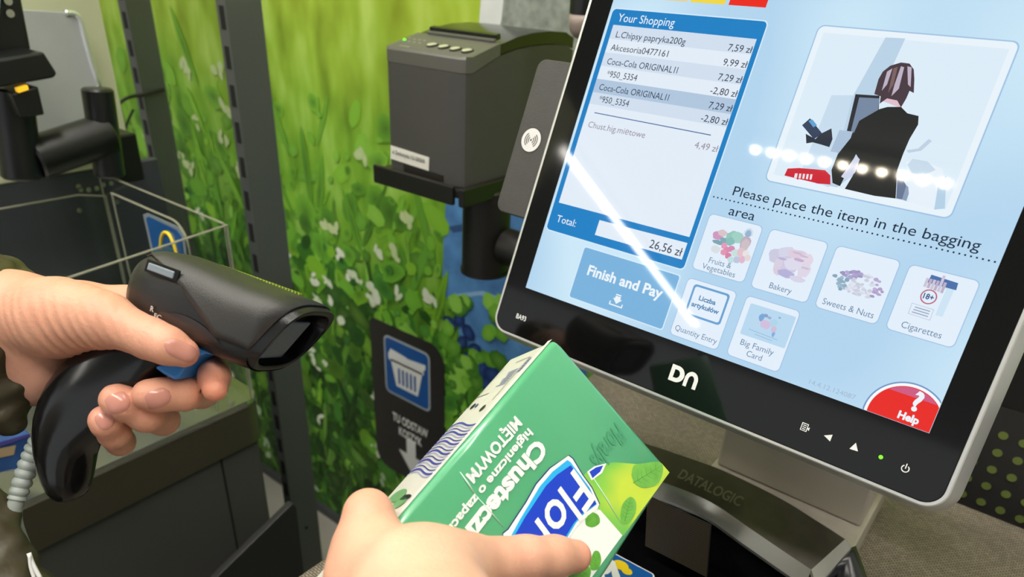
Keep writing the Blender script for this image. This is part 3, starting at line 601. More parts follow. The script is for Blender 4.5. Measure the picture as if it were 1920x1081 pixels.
g = G(); a0, a1 = ppt(806, 62), ppt(930, 79); g.obox(a0 + upn * .001, A([(a1 - a0)[0], 0, 0]), pv * .009, upn * .007, PBL); g.obox(a0 + upn * .0 - pv * .006, A([(a1 - a0)[0], 0, 0]), pv * .006, upn * .004, mat('paper_bar', (120, 120, 116), .3, .6)); g.build('paper_slot', pr, bevel=.0012)
g = G()
for i in range(16):
    for j in range(4):
        c = A([PX0 + .012 + i * .0042, .772 + j * .008, 1.4575 + j * .0017]); g.cyl(c, c + A([0, -.0002, .0012]), .0011, mat('vent_dark', (30, 28, 20), .6), 6)
g.build('lid_vent', pr)
g = G(); q = [at(x, y, 'Y', PY - .0006) for x, y in ((733, 272), (805, 295), (804, 320), (733, 297))]
g.prism(q[::-1], (0, -.0005, 0), mat('sticker_white', (222, 220, 212), .5)); st = g.build('address_sticker', pr)
g = G(); g.text('ul. Zemborzycka 112-120/2018', q[3] + A([.005, -.0014, .0085]), q[2] - q[3], (0, 0, 1), .0052, mat('sticker_ink', (70, 70, 74), .6), width=.062, bold=.02); g.build('lettering', st)
g = G(); w = [at(x, y, 'Y', PY - .0008) for x, y in ((757, 305), (831, 329), (831, 352), (757, 330))]; g.prism(w[::-1], (0, -.0004, 0), mat('printer_door', (38, 35, 32), .35)); g.build('front_door', pr)
BRK = mat('bracket_black', (24, 23, 22), .38)
br = thing('printer_bracket', 'black tray bracket on a thick pole carrying the receipt printer', 'bracket', (-.64, .78, 1.27))
g = G(); g.box((-.781, .690, 1.2705), (-.612, .90, 1.2820), BRK); g.build('tray_base', br, bevel=.002)
g = G(); g.box((-.781, .684, 1.2615), (-.628, .6905, 1.2875), BRK); g.build('tray_lip', br, bevel=.002)
g = G(); g.box((-.618, .684, 1.262), (-.608, .90, 1.287), BRK); g.build('tray_lip', br, bevel=.002)
g = G(); g.cyl((-.636, .765, 1.145), (-.636, .765, 1.2705), .0345, BRK, 40, bev=.003); g.build('pole', br, smooth=35)
g = G(); g.cyl((-.60, .765, 1.193), (-.16, .765, 1.170), .026, BRK, 32, bev=.002); g.build('side_arm', br, smooth=35)
g = G(); g.cyl((-.636, .765, 1.1445), (-.636, .765, 1.149), .0365, BRK, 40); g.build('end_cap', br, smooth=35)

# ---------------------------------------------------------------- bits behind the monitor
DK = mat('device_black', (18, 19, 20), .35)
t = thing('payment_terminal', 'black device with a rounded lower corner, half hidden behind the right rim of the monitor', 'card terminal', (.06, .64, 1.2))
g = G(); c_ = at(1880, 764, 'Y', .64); g.prism([(a, .64, b) for a, b in rr(c_[0] - .05, c_[2], c_[0] + .025, c_[2] + .22, .010, 6)], (0, .03, 0), DK); g.build('body', t, smooth=30, bevel=.002)
t = thing('lamp_rod', 'dark rod with a pale rounded tip at the upper left rim of the monitor', 'rod', at(1086, 50, 'Y', .80))
g = G(); r0 = at(1090, 50, 'Y', .80); g.cyl(r0 + A([0, 0, .014]), A([r0[0], r0[1], CEIL]), .016, DK, 24); g.build('rod', t, smooth=35)
g = G(); g.tube([r0 + A([0, 0, z]) for z in (-.014, -.012, -.006, .004, .0138)], [.002, .008, .013, .0155, .0155], mat('rod_tip', (150, 134, 128), .4), 20); g.build('tip', t, smooth='all')
gp = at(1900, 772, 'Y', .86)
t = thing('dotted_panel', 'dark panel with rows of pale green dots behind the counter, at the right', 'panel', (.1, .86, .9))
g = G(); zt = gp[2]; g.prism([(-.02, .855, .90), (.5, .855, .90), (.5, .855, zt - .02), (-.06, .855, zt + .012)], (0, .01, 0), mat('panel_dark', (48, 46, 46), .6, vary=(30, .2))); g.build('board', t)
g = G(); DG = mat('dot_green', (118, 132, 66), .6, vary=(40, .3))
b0 = at(1881, 816, 'Y', .8545); dx = at(1919.5, 831, 'Y', .8545) - b0; dz = at(1870.2, 848.2, 'Y', .8545) - b0
for i in range(-2, 10):
    for j in range(-1, 5):
        c = b0 + dx * i + dz * j
        if c[2] < zt - .014 - .02 * max(0, c[0]) and c[0] > -.04: g.face([c + A([.0048 * math.cos(a), -.0003, .0050 * math.sin(a)]) for a in np.linspace(0, 6.28, 16, endpoint=False)], DG)
g.build('dot_print', t)

# ---------------------------------------------------------------- counter and the built-in scanner
ZC = 1.06
def weave():
    m = mat('counter_weave', (122, 116, 108), .5, .2)
    nt = m.node_tree; b = nt.nodes['Principled BSDF']; N = nt.nodes.new; L = nt.links.new
    tc = N('ShaderNodeTexCoord'); mp = N('ShaderNodeMapping'); mp.inputs['Scale'].default_value = (1, 1, 1); mp.inputs['Rotation'].default_value = (0, 0, math.radians(0)); L(tc.outputs['Object'], mp.inputs['Vector'])
    bk = N('ShaderNodeTexBrick'); bk.inputs['Scale'].default_value = 150; bk.inputs['Mortar Size'].default_value = .10; bk.inputs['Mortar Smooth'].default_value = 1; bk.inputs['Brick Width'].default_value = .62; bk.inputs['Row Height'].default_value = .36; L(mp.outputs[0], bk.inputs['Vector'])
    bk.inputs['Color1'].default_value = (*lin((158, 144, 132)), 1); bk.inputs['Color2'].default_value = (*lin((132, 120, 110)), 1); bk.inputs['Mortar'].default_value = (*lin((50, 46, 42)), 1)
    n = N('ShaderNodeTexNoise'); n.inputs['Scale'].default_value = 14; L(tc.outputs['Object'], n.inputs['Vector'])
    mx = N('ShaderNodeMixRGB'); mx.blend_type = 'OVERLAY'; mx.inputs[0].default_value = .35; L(bk.outputs['Color'], mx.inputs[1]); L(n.outputs['Fac'], mx.inputs[2]); L(mx.outputs[0], b.inputs['Base Color'])
    bp = N('ShaderNodeBump'); bp.inputs['Strength'].default_value = .5; bp.inputs['Distance'].default_value = .0006; L(bk.outputs['Fac'], bp.inputs['Height']); bp.invert = True; L(bp.outputs[0], b.inputs['Normal'])
    return m
WEAVE = weave()
ct = thing('checkout_counter', 'checkout counter with a grey woven-look top under the monitor', 'counter', (-.1, .4, 0))
g = G(); g.box((-.424, -.05, ZC - .035), (.30, .785, ZC), WEAVE); g.build('worktop', ct, bevel=.003)
g = G(); g.box((-.40, 0, 0), (.28, .765, ZC - .036), mat('counter_body', (44, 44, 45), .5)); g.build('base_cabinet', ct, bevel=.003)
g = G(); g.box((-.196, .53, ZC + .0005), (-.044, .72, ZC + .040), mat('riser_grey', (184, 176, 166), .45, .15, vary=(60, .25), bump=(500, .2))); g.build('stand_plinth', mon, bevel=.002)
sc = thing('counter_scanner', 'black counter scanner with an arched brushed top and dark glass below it', 'scanner', (-.15, .46, ZC))
BRUSH = mat('scanner_brushed_black', (78, 72, 68), .34, .15, vary=(70, .3)); CHROME = mat('scanner_silver_edge', (196, 196, 190), .22, .85); GLASS = mat('scanner_dark_glass', (10, 10, 12), .05)
ya, yb, za, zb = .478, .560, 1.146, 1.158
def arch(x): return -.9 * (x + .20) ** 2 if x > -.20 else -.9 * (x + .20) ** 2     # the bar bows gently towards the shopper at its ends
def bar(x): return arch(x)
xs = np.linspace(-.40, -.045, 26)
top_px = [(1145, 862), (1210, 876), (1300, 908), (1400, 968), (1480, 1025), (1512, 1066)]
fr = [at(x, y, 'Z', za) for x, y in ((1150, 874), (1240, 903), (1330, 940), (1408, 992), (1470, 1034), (1521, 1068))]
bk_ = [at(x, y, 'Z', zb) for x, y in ((1170, 815), (1259, 847), (1348, 879), (1456, 931), (1530, 976), (1584, 1011))]
frc = bez([fr[0] + A([-.12, .0, 0])] + fr, 48); bkc = bez([bk_[0] + A([-.12, .0, 0])] + bk_, 48); m_ = min(len(frc), len(bkc)); frc, bkc = frc[:m_], bkc[:m_]
g = G(); g.rings([[f, b, b + A([0, .006, -.004]), b + A([0, .006, -.045]), f + A([0, .004, -.02])] for f, b in zip(frc, bkc)], BRUSH); g.build('arched_top', sc, smooth=30)
g = G(); g.rings([[f + A([0, 0, .0004]), f + A([0, -.007, -.012]), f + A([0, -.006, -.0155]), f + A([0, .002, -.0155])] for f in frc], CHROME); g.build('chamfer_edge', sc, smooth=30)
e = [frc[-1] + A([0, 0, .0005]), bkc[-1] + A([0, 0, .0005]), bkc[-1] + A([.006, .004, -.007]), frc[-1] + A([.008, -.004, -.010])]
g = G(); g.prism(e, (0, 0, -.004), CHROME); g.build('end_cap', sc)
g = G(); g.rings([[f + A([0, .004, -.0158]), f + A([0, .006, -.086]), f + A([0, .02, -.086]), f + A([0, .02, -.0158])] for f in frc], GLASS); g.build('scan_window', sc, smooth=30)
g = G(); e0, e1 = at(1590, 1035, 'Z', 1.13), at(1660, 1090, 'Z', 1.10); g.tube([e0 + A([-.02, -.03, -.02]), e0 + A([.0, .0, -.01]), e0 + A([.02, -.03, -.030]), e0 + A([.03, -.06, -.044])], [.012, .016, .02, .022], mat('scanner_side', (36, 38, 42), .25), 20); g.build('side_lamp', sc, smooth='all')
tx = at(1278, 882, 'Z', .5 * (za + zb)); tx2 = at(1382, 930, 'Z', .5 * (za + zb)); d = nrm(tx2 - tx)
up_ = nrm(bkc[len(bkc) * 3 // 5] - frc[len(frc) * 3 // 5]); up_ = nrm(up_ - d * np.dot(up_, d)); tx = at(1272, 893, 'Z', .5 * (za + zb)); tx2 = at(1388, 948, 'Z', .5 * (za + zb)); d = nrm(tx2 - tx)
g = G(); g.text('DATALOGIC', tx + A([0, 0, .0022]) - up_ * .003, d, up_, .0105, mat('scanner_lettering', (120, 114, 106), .4), width=float(np.linalg.norm(tx2 - tx)), bold=.02); g.build('lettering', sc)
# lower glass with its speaker mesh, and the stickers on the counter front
zg = ZC + .012
gm = [at(x, y, 'Y', .470) for x, y in ((1218, 925), (1338, 985), (1328, 1085), (1212, 1022))]
g = G(); GR = mat('speaker_mesh', (62, 54, 40), .5, .2)
fx = frc[-1][0]
pl = A([0, .462, 0]); gx = [at(1214, 930, 'Y', .462), at(1332, 985, 'Y', .462), at(1325, 1081, 'Y', .462), at(1210, 1022, 'Y', .462)]
g.prism(gx, (0, .002, 0), mat('speaker_back', (10, 9, 8), .7))
for i in range(25):
    for j in range(23):
        a, b = (i + .5) / 25, (j + .5) / 23; c = (gx[0] * (1 - a) + gx[1] * a) * (1 - b) + (gx[3] * (1 - a) + gx[2] * a) * b
        g.face([c + A([q * .0011, -.0004, r * .0009]) for q, r in ((-1, -1), (1, -1), (1, 1), (-1, 1))], GR)
g.build('speaker_grille', sc)
g = G(); g.box((-.40, .455, ZC), (fx, .4615, 1.1455), GLASS) if 0 else None
g.box((-.335, .20, ZC + .0005), (-.052, .50, ZC + .018), GLASS); g.build('scan_bed', sc, bevel=.002)
BLU = mat('sticker_blue', (22, 92, 166), .35); YEL = mat('sticker_yellow', (240, 206, 30), .4)
t = thing('card_sticker', 'blue sticker with yellow fruit and a white letter on the black scanner bed', 'sticker', (-.25, .38, ZC + .018))
q0, q1 = at(1145, 1033, 'Z', zg + .0065), at(1226, 1076, 'Z', zg + .0065); ex = nrm(q1 - q0); ey = np.cross([0, 0, 1], ex); wd = .062
g = G(); o_ = q1 + ex * .002
def SK(a, b, h): return o_ + ex * a + ey * b + A([0, 0, h])
g.face([SK(a, b, .0004) for a, b in rr(-wd, -.05, 0, .0, .004)], mat('print_white')); g.face([SK(a, b, .0006) for a, b in rr(-wd + .0012, -.0488, -.0012, -.0012, .0032)], BLU); g.build('backing', t)
g = G(); g.face([SK(-.030 + .0075 * math.cos(a), -.010 + .0055 * math.sin(a), .0009) for a in np.linspace(0, 6.28, 18, endpoint=False)], YEL); g.face([SK(-.022 + .005 * math.cos(a), -.013 + .004 * math.sin(a), .0010) for a in np.linspace(0, 6.28, 18, endpoint=False)], YEL); g.build('fruit_icon', t)
g = G(); g.text('R', SK(-.052, -.040, .0009), ex, ey, .024, mat('print_white'), width=.026, bold=.06); g.face([SK(a, b, .0011) for a, b in ((-.044, -.008), (-.036, -.010), (-.022, -.024), (-.028, -.028))], mat('print_white')); g.build('letter_mark', t)
# ---------------------------------------------------------------- the neighbouring checkout at the left
XF = -.85
DARKP = mat('station_dark_panel', (80, 79, 78), .5, .1, vary=(6, .1)); BRONZE = mat('station_steel_band', (132, 124, 108), .32, .8, vary=(3, .2)); STEELB = mat('station_bright_edge', (190, 188, 180), .25, .9)
st = thing('neighbour_checkout', 'neighbouring checkout cabinet with a steel band along its top and dark front panel', 'checkout', (-1.1, .2, 0))
g = G()
def band_ring(z): return [(XF - .49, -.75, z), (XF, -.75, z), (XF, .478, z)] + [(XF - .026 + .026 * math.cos(a), .478 + .026 * math.sin(a), z) for a in np.linspace(0, 1.57, 8)] + [(XF - .49, .504, z)]
g.rings([band_ring(.882), band_ring(.948), ], BRONZE); g.build('steel_band', st, smooth=40)
g = G(); g.rings([band_ring(.9482), [(x + (.002 if x > XF - .3 else 0), y, .953) for x, y, z in band_ring(0)], band_ring(.9585)], STEELB); g.build('bright_edge', st, smooth=40)
g = G(); g.box((XF - .49, -.75, 0), (XF - .006, .492, .8815), DARKP); g.build('front_panel', st, bevel=.004)
g = G(); g.box((XF - .0062, .425, .05), (XF - .005, .428, .88), mat('panel_gap', (22, 22, 22), .7)); g.build('panel_seam', st)
g = G()
for y in (.10, .24, .38, .46): g = G(); g.cyl((XF - .012, y, .9585), (XF - .012, y, .9625), .005, STEELB, 14); g.build('rivet', st, smooth=40)
# angled steel brace in front of the post
g = G(); q = [at(x, y, 'X', -.80) for x, y in ((549, 943), (556, 950), (575, 1110), (395, 1110), (400, 1088))]
br_ = [p for p in q]; g.prism(br_, (-.012, 0, 0), mat('brace_grey', (52, 52, 52), .5, .2)); tag(g.build('steel_brace', bevel=.0015), 'dark folded steel brace at the foot of the upright, beside the neighbouring checkout', 'brace')
# clear guard round the basket place
def acry():
    m = bpy.data.materials.new('clear_acrylic'); m.use_nodes = True; nt = m.node_tree; N = nt.nodes.new; L = nt.links.new; nt.nodes.remove(nt.nodes['Principled BSDF'])
    tr = N('ShaderNodeBsdfTransparent'); tr.inputs[0].default_value = (.93, .95, .94, 1); gl = N('ShaderNodeBsdfGlossy'); gl.inputs['Roughness'].default_value = .06; gl.inputs[0].default_value = (.9, .92, .9, 1); fr = N('ShaderNodeFresnel'); fr.inputs[0].default_value = 1.5; mx = N('ShaderNodeMixShader')
    ge = N('ShaderNodeNewGeometry'); sb_ = N('ShaderNodeMath'); sb_.operation = 'SUBTRACT'; sb_.inputs[0].default_value = 1.0; L(ge.outputs['Backfacing'], sb_.inputs[1]); mu = N('ShaderNodeMath'); mu.operation = 'MULTIPLY'; L(fr.outputs[0], mu.inputs[0]); L(sb_.outputs[0], mu.inputs[1])
    L(mu.outputs[0], mx.inputs[0]); L(tr.outputs[0], mx.inputs[1]); L(gl.outputs[0], mx.inputs[2]); L(mx.outputs[0], nt.nodes['Material Output'].inputs[0]); return m
ACR = acry(); ACE = mat('acrylic_edge', (170, 168, 150), .25, alpha=.6)
ac = thing('basket_guard', 'clear acrylic guard on the neighbouring checkout with a bright polished rim', 'guard', (-1.0, .3, .958))
def pane(pts, thick, nm):
    pts = [A(p) for p in pts]; n = nrm(np.cross(pts[1] - pts[0], pts[2] - pts[0])) * thick
    g = G(); g.prism(pts, n, ACR); o = g.build(nm, ac)
    g = G(); c = np.mean(pts, 0); cl = pts + [pts[0]]
    for a, b in zip(cl[:-1], cl[1:]):
        if min(a[2], b[2]) < .97 and abs(a[2] - b[2]) < .05: continue
        g.tube([a + n * .5, b + n * .5], .0015, ACE, 6)
    g.build('rim', o)
z0 = .960
fy = .488; zt_f = 1.230
pane([(XF, -.02, z0), (XF, fy, z0), (XF, fy, zt_f - .002), (XF, .18, 1.206), (XF, -.02, 1.188)], .004, 'front_pane')
def rc(y, xa, xb, zt, r=.03): return [(xa, y, z0), (xb, y, z0), (xb, y, zt - r)] + [(xb - r + r * math.cos(a), y, zt - r + r * math.sin(a)) for a in np.linspace(.25, 1.57, 6)] + [(xa, y, zt)]
pane(rc(.490, -1.20, XF - .004, 1.228, .002), .004, 'end_pane')
pane(rc(.440, -1.05, -.785 - .075, 1.237, .03), .004, 'inner_pane')
pane([(-1.20, -.02, z0), (-1.20, .49, z0), (-1.20, .49, 1.19), (-1.20, .45, 1.2), (-1.20, -.02, 1.205)], .004, 'rear_pane')
# blue sticker on the inner pane
sgn = thing('bag_sticker', 'blue sticker with a pale bag and yellow handle on the clear basket guard', 'sticker', at(308, 440, 'Y', .437))
def wp(px, y=.4372): return [at(a, b, 'Y', y) for a, b in px]
g = G(); g.prism(wp([(268, 402), (276, 399), (334, 425), (345, 440), (352, 500), (290, 500)])[::-1], (0, .0008, 0), mat('sticker_silver', (150, 158, 170), .4))
g.prism(wp([(274, 409), (279, 406), (331, 431), (340, 443), (347, 500), (294, 500)], .4366)[::-1], (0, .0003, 0), mat('sticker_blue')); g.build('backing', sgn)
g = G(); g.tube([p for p in bez(wp([(301, 466), (302, 448), (306, 437), (312, 436), (318, 441), (325, 456), (332, 478)], .4355), 24)], 0.0022, YEL, 8); g.build('handle_icon', sgn, smooth='all')
g = G(); g.face(wp([(290, 466), (303, 455), (333, 470), (341, 500), (294, 500)], .4360)[::-1], mat('sticker_pale_blue', (120, 170, 210), .4)); g.build('bag_icon', sgn)
# steel back wall, dark base plate and the terminal on its jointed arm
OL = mat('back_panel_steel', (196, 198, 168), .42, .1, vary=(4, .2))
t = thing('steel_back_panel', 'tall dull steel panel standing behind the neighbouring checkout', 'panel', (-1.36, .2, 0))
g = G(); g.box((-1.366, -.75, 1.195), (-1.35, .612, 2.3), OL); g.build('sheet', t, bevel=.002)
g = G(); g.box((-1.372, -.75, .0), (-1.352, .66, 1.194), mat('base_plate_dark', (66, 68, 76), .45, .3, vary=(7, .3))); g.build('base_plate', t, bevel=.002)
g = G()
for px, py in ((146, 349), (150, 355), (165, 355), (180, 352), (192, 346), (207, 343), (222, 338), (237, 331), (148, 394), (218, 378)):
    p = at(px, py, 'X', -1.3505); g = G(); g.cyl(p, p + A([.003, 0, 0]), .0045, STEELB, 10); g.build('rivet', t, smooth=40)
t = thing('brushed_plate', 'bright brushed metal plate with a rounded shiny corner behind the black terminal arm', 'plate', (-1.32, .4, 1.2))
g = G(); y1 = at(150, 60, 'X', -1.31)[1]
o = [at(x, y, 'X', -1.31) for x, y in ((40, 300), (40, 18), (138, 24), (147, 30), (152, 42), (190, 200), (205, 300))]
g.prism(o[::-1], (-.006, 0, 0), mat('brushed_plate_steel', (196, 198, 204), .36, .4, vary=(5, .3))); pl_ = g.build('sheet', t, bevel=.001)
g = G(); g.tube(bez([at(x, y, 'X', -1.309) for x, y in ((122, 24), (138, 25), (147, 31), (152, 42), (163, 86), (186, 165))], 24), .0042, mat('plate_bright_edge', (226, 230, 230), .2, .6), 8); g.build('bright_edge', t, smooth='all')
ta = thing('terminal_arm', 'black jointed arm holding a card terminal on the neighbouring checkout', 'terminal arm', (-1.15, .42, 1.2))
BA = mat('arm_black', (15, 16, 18), .35)
def seg(a, b, r, nm, X=-1.15):
    g = G(); g.cyl(at(*a, 'X', X), at(*b, 'X', X), r, BA, 24, bev=.003); return g.build(nm, ta, smooth=35)
seg((20, 165), (42, 334), .0255, 'pole'); seg((182, 165), (206, 330), .0215, 'pole'); 
g = G(); g.cyl(at(62, 298, 'X', -1.15), at(205, 250, 'X', -1.15), .030, BA, 24, bev=.003); g.build('cross_arm', ta, smooth=35)
g = G(); a_ = at(226, 300, 'X', -1.22); g.box(a_ + A([-.03, -.02, -.03]), a_ + A([.03, .02, .045]), BA); g.build('wall_block', ta, bevel=.003)
g = G(); c = [at(x, y, 'X', -1.10) for x, y in ((-40, 118), (82, 97), (108, 138), (102, 146), (-40, 172))]; g.prism(c[::-1], (-.09, 0, 0), BA); bx = g.build('terminal_tray', ta, bevel=.003)
g = G(); c = [at(x, y, 'X', -1.0985) for x, y in ((33, 166), (52, 160), (54, 168), (36, 174))]; g.prism(c[::-1], (-.01, 0, 0), mat('lamp_amber', (220, 170, 40), .4, emit=(250, 190, 40), estr=.7)); g.build('amber_light', bx)
g = G(); c = [at(x, y, 'X', -1.105) for x, y in ((22, 176), (72, 162), (84, 215), (40, 222))]; g.prism(c[::-1], (-.05, 0, 0), BA); g.build('tray_stem', ta, bevel=.002)
t = thing('neighbour_monitor', 'dark back edge of the neighbouring checkout monitor in the upper left corner', 'monitor', (-1.12, .3, 1.4))
g = G(); c = [at(x, y, 'X', -1.16) for x, y in ((-60, -40), (34, -40), (60, 96), (10, 102), (-60, 110))]; g.prism(c[::-1], (-.03, 0, 0), BA); g.build('body', t, bevel=.004)
g = G(); c = [at(x, y, 'X', -1.15) for x, y in ((-60, -40), (3, -40), (-4, 66), (-60, 80))]; g.prism(c[::-1], (-.006, 0, 0), mat('pale_screen_edge', (150, 186, 200), .3)); g.build('pale_edge', t)
g = G()
for px, py in ((14, 2), (18, 25)): p = at(px, py, 'X', -1.158); g = G(); g.cyl(p, p + A([.003, 0, 0]), .005, STEELB, 12); g.build('screw', t, smooth=40)
# small goods lying on the neighbouring checkout, low at the left
t = thing('snack_packet', 'colourful packet lying on the neighbouring checkout, behind the scanner cable', 'packet', at(20, 850, 'X', XF - .02))
g = G(); c = [at(x, y, 'X', XF - .03) for x, y in ((-60, 850), (58, 812), (62, 838), (40, 880), (-60, 900))]; g.prism(c[::-1], (-.03, 0, 0), mat('packet_blue', (58, 92, 160), .3, vary=(40, .6))); g.build('wrapper', t, bevel=.003)
g = G(); c = [at(x, y, 'X', XF - .0290) for x, y in ((-40, 848), (30, 834), (26, 852), (-40, 866))]; g.face(c[::-1], mat('packet_tan', (206, 172, 140), .4)); g.face([at(x, y, 'X', XF - .0288) for x, y in ((-60, 846), (56, 812), (57, 818), (-60, 856))][::-1], mat('packet_violet', (96, 84, 176), .4)); g.build('printed_panel', t)
# ---------------------------------------------------------------- green tissue box held in front of the screen
BA_ = P(1041, 634, .420)
def _solve():
    best = None
    for a in np.linspace(.3, .9, 61):
        for b in np.linspace(-.5, .1, 61):
            n = nrm(A([a, b, -1.0])); nw = ROT.T @ n
            B = on_plane(1260, 882, BA_, nw); C = on_plane(738, 985, BA_, nw)
            w, l = B - BA_, C - BA_; cs = np.dot(nrm(w), nrm(l))
            t = BA_ - nw * .05; c = ROT @ (t - EYE); q = (c[0] / c[2] * F + CX, c[1] / c[2] * F + CY)
            e = (cs * 8) ** 2 + ((q[0] - 948) / 60) ** 2 + ((q[1] - 664) / 60) ** 2
            if best is None or e < best[0]: best = (e, nw, w, l, q)
    return best
_e, BN, _w, _l, _q = _solve()
BL = nrm(_l); BW = nrm(_w - BL * np.dot(_w, BL)); BN = nrm(np.cross(BL, BW)); BN = BN if np.dot(BN, EYE - BA_) > 0 else -BN
BWID = float(np.dot(_w, BW)); BLEN = .235; BTH = .052
def bp(px, py): return on_plane(px, py, BA_, BN)
def bl(px, py):
    d = bp(px, py) - BA_; return float(d @ BL), float(d @ BW)
bx = thing('tissue_box', 'green and white film-wrapped box of paper tissues held up in front of the monitor', 'tissue box', BA_ + BL * BLEN * .5 + BW * BWID * .5 - BN * BTH * .5)
def film(nm, rgb, **k): return mat('box_' + nm, rgb, .28, spec=.5, coat=.45, bump=(55, .35), **k)
GRN = film('green', (80, 164, 118), vary=(16, .12)); BWH = film('white', (238, 240, 238)); SIDE = film('side_white', (224, 222, 212), vary=(60, .2))
def QB(l, w, h): return BA_ + BL * l + BW * w + BN * h
g = G()
pr_ = rr(0, 0, BWID, BTH, .0035, 3)                       # cross-section in (w, depth)
rings = [[QB(l, w, -d) for w, d in ([(k + (BWID / 2 - k) * s, e + (BTH / 2 - e) * s) for k, e in pr_])] for l, s in ((0, .06), (.0012, .012), (.003, 0), (BLEN - .003, 0), (BLEN, .05))]
g.rings(rings, GRN); carton = g.build('carton', bx, smooth=50)
def FP(g_, pts, m, h, px=True):
    q = [bl(x, y) for x, y in pts] if px else pts
    q = [(min(max(a, .001), BLEN - .002), min(max(b, .0015), BWID - .001)) for a, b in q]
    g_.face([QB(a, b, h) for a, b in q], m)
LIME = film('lime', (126, 198, 72))
def _lime():
    nt = LIME.node_tree; b = nt.nodes['Principled BSDF']; N = nt.nodes.new; L = nt.links.new; tc = N('ShaderNodeTexCoord'); n = N('ShaderNodeTexNoise'); n.inputs['Scale'].default_value = 34; n.inputs['Detail'].default_value = .5; L(tc.outputs['Object'], n.inputs['Vector'])
    r = N('ShaderNodeValToRGB'); e = r.color_ramp.elements; e.new(.5); e[0].position = .34; e[0].color = (*lin((92, 178, 92)), 1); e[1].position = .50; e[1].color = (*lin((134, 200, 74)), 1); e[2].position = .64; e[2].color = (*lin((196, 218, 66)), 1); L(n.outputs['Fac'], r.inputs[0]); L(r.outputs[0], b.inputs['Base Color'])
_lime()
g = G()
FP(g, [(1085, 900), (1102, 882), (1122, 872), (1150, 866), (1200, 870), (1240, 868), (1264, 884), (1168, 1004), (1100, 950)], LIME, .0003)
g.build('lime_print', carton)
g = G(); l1, w1 = bl(1168, 1002); l2, _ = bl(1120, 950)
FP(g, [(1095, 950), (1124, 955), (1166, 1003), (1000, 1230), (840, 1230), (1060, 1010)], BWH, .0005); g.build('white_print', carton)
MINT = film('mint', (96, 168, 56), vary=(220, .5)); MINTL = film('mint_light', (112, 182, 74), vary=(160, .3)); VEIN = film('vein', (72, 146, 54))
def oval(px, m, h): FP(g, [tuple(p) for p in bez([A(q) for q in px + [px[0]]], 40)[:-1]], m, h)
g = G()
def mint(px, tip, base, k=5, h=.0006, mm=MINT):
    oval(px, mm, h); t, b = A(tip, float), A(base, float); n_ = A([-(t - b)[1], (t - b)[0]]) / np.linalg.norm(t - b)
    def stroke(p, q, w): d = q - p; s = A([-d[1], d[0]]) / (np.linalg.norm(d) + 1e-9) * w; FP(g, [tuple(p - s), tuple(q - s * .3), tuple(q + s * .3), tuple(p + s)], VEIN if mm is MINTL else MINTL, h + .0001)
    stroke(b, t, .7); wd = np.linalg.norm(t - b) * .24
    for i in range(1, k + 1):
        p = b + (t - b) * i / (k + 1.5)
        for s_ in (-1, 1): stroke(p, p + n_ * s_ * wd * (1 - .5 * abs(i / k - .45)) + (t - b) * .10, .4)
mint([(1183, 890), (1188, 872), (1206, 868), (1236, 866), (1242, 882), (1232, 906), (1208, 914), (1190, 906)], (1240, 872), (1186, 905), mm=MINTL)
mint([(1162, 968), (1166, 945), (1180, 931), (1191, 940), (1190, 962), (1178, 980), (1165, 980)], (1181, 934), (1170, 976), mm=MINTL)
mint([(1096, 973), (1108, 960), (1121, 966), (1123, 980), (1110, 988), (1098, 984)], (1120, 970), (1098, 982)); mint([(1104, 1058), (1112, 1034), (1122, 1034), (1126, 1050), (1120, 1066), (1108, 1068)], (1118, 1036), (1106, 1066)); mint([(1062, 1082), (1080, 1066), (1100, 1060), (1107, 1072), (1098, 1090), (1070, 1100)], (1104, 1064), (1066, 1092))
g.build('mint_leaf_print', carton)
# lettering runs along the box, its top towards the right-hand edge
def BT(s, p0, p1, h, m, bold=.03, lift=.0006, slant=0.0, n=None):
    a, b = bl(*p0), bl(*p1); w_ = b[0] - a[0]; g.text(s, QB(a[0], .5 * (a[1] + b[1]), lift), BL, BW, h, m, width=w_, bold=bold, mid=True, slant=slant)
PWH = film('print_white', (240, 242, 240)); 
g = G(); BT('Chusteczki', (1020, 836), (862, 1022), .0098, PWH, .045); BT('higieniczne o zapachu', (995, 808), (830, 1010), .0046, PWH, .03); BT('MIĘTOWYM', (970, 785), (882, 901), .0062, PWH, .035); g.build('lettering', carton)
g = G(); FP(g, disc(798, 1016, 30, 24, 24), film('seal_green', (52, 140, 90)), .0004); a = bl(776, 1006); g.text('CHUST', QB(a[0] - .003, a[1] + .002, .0008), BL, BW, .0036, PWH, width=.014, bold=.03, mid=True); g.build('round_seal', carton)
g = G(); BT('Floralys', (1166, 806), (1116, 872), .0125, film('shade_green', (70, 152, 110)), .02, .0004, .15)
FP(g, [(1108, 900), (1100, 884), (1113, 874), (1136, 868), (1128, 886), (1112, 898)], PWH, .0005); FP(g, [(1110, 896), (1104, 884), (1116, 876), (1130, 872), (1124, 884), (1113, 893)], film('royal', (18, 62, 200)), .0006); g.build('faint_print', carton)
NAVY = film('navy', (22, 30, 110)); ROY = film('royal', (18, 62, 200)); CYN = film('cyan', (40, 176, 236))
g = G()
ban = [(1064, 854), (1072, 860), (1090, 890), (1108, 915), (1122, 945), (1119, 953), (1098, 968), (1082, 984), (1068, 1004), (1050, 1040), (1010, 1080), (930, 1060), (945, 1020), (942, 1000), (952, 992), (965, 972), (985, 942), (1004, 908), (1030, 878)]
FP(g, [(x + (1.5 if x > 1030 else -1.5), y - 1.5) for x, y in ban], NAVY, .0008); FP(g, ban, PWH, .0009)
FP(g, [(1062, 862), (1068, 866), (1104, 914), (1117, 945), (1094, 962), (1078, 980), (1060, 1010), (1010, 1070), (940, 1050), (952, 1012), (972, 975), (992, 942), (1010, 912), (1034, 884)], CYN, .0010)
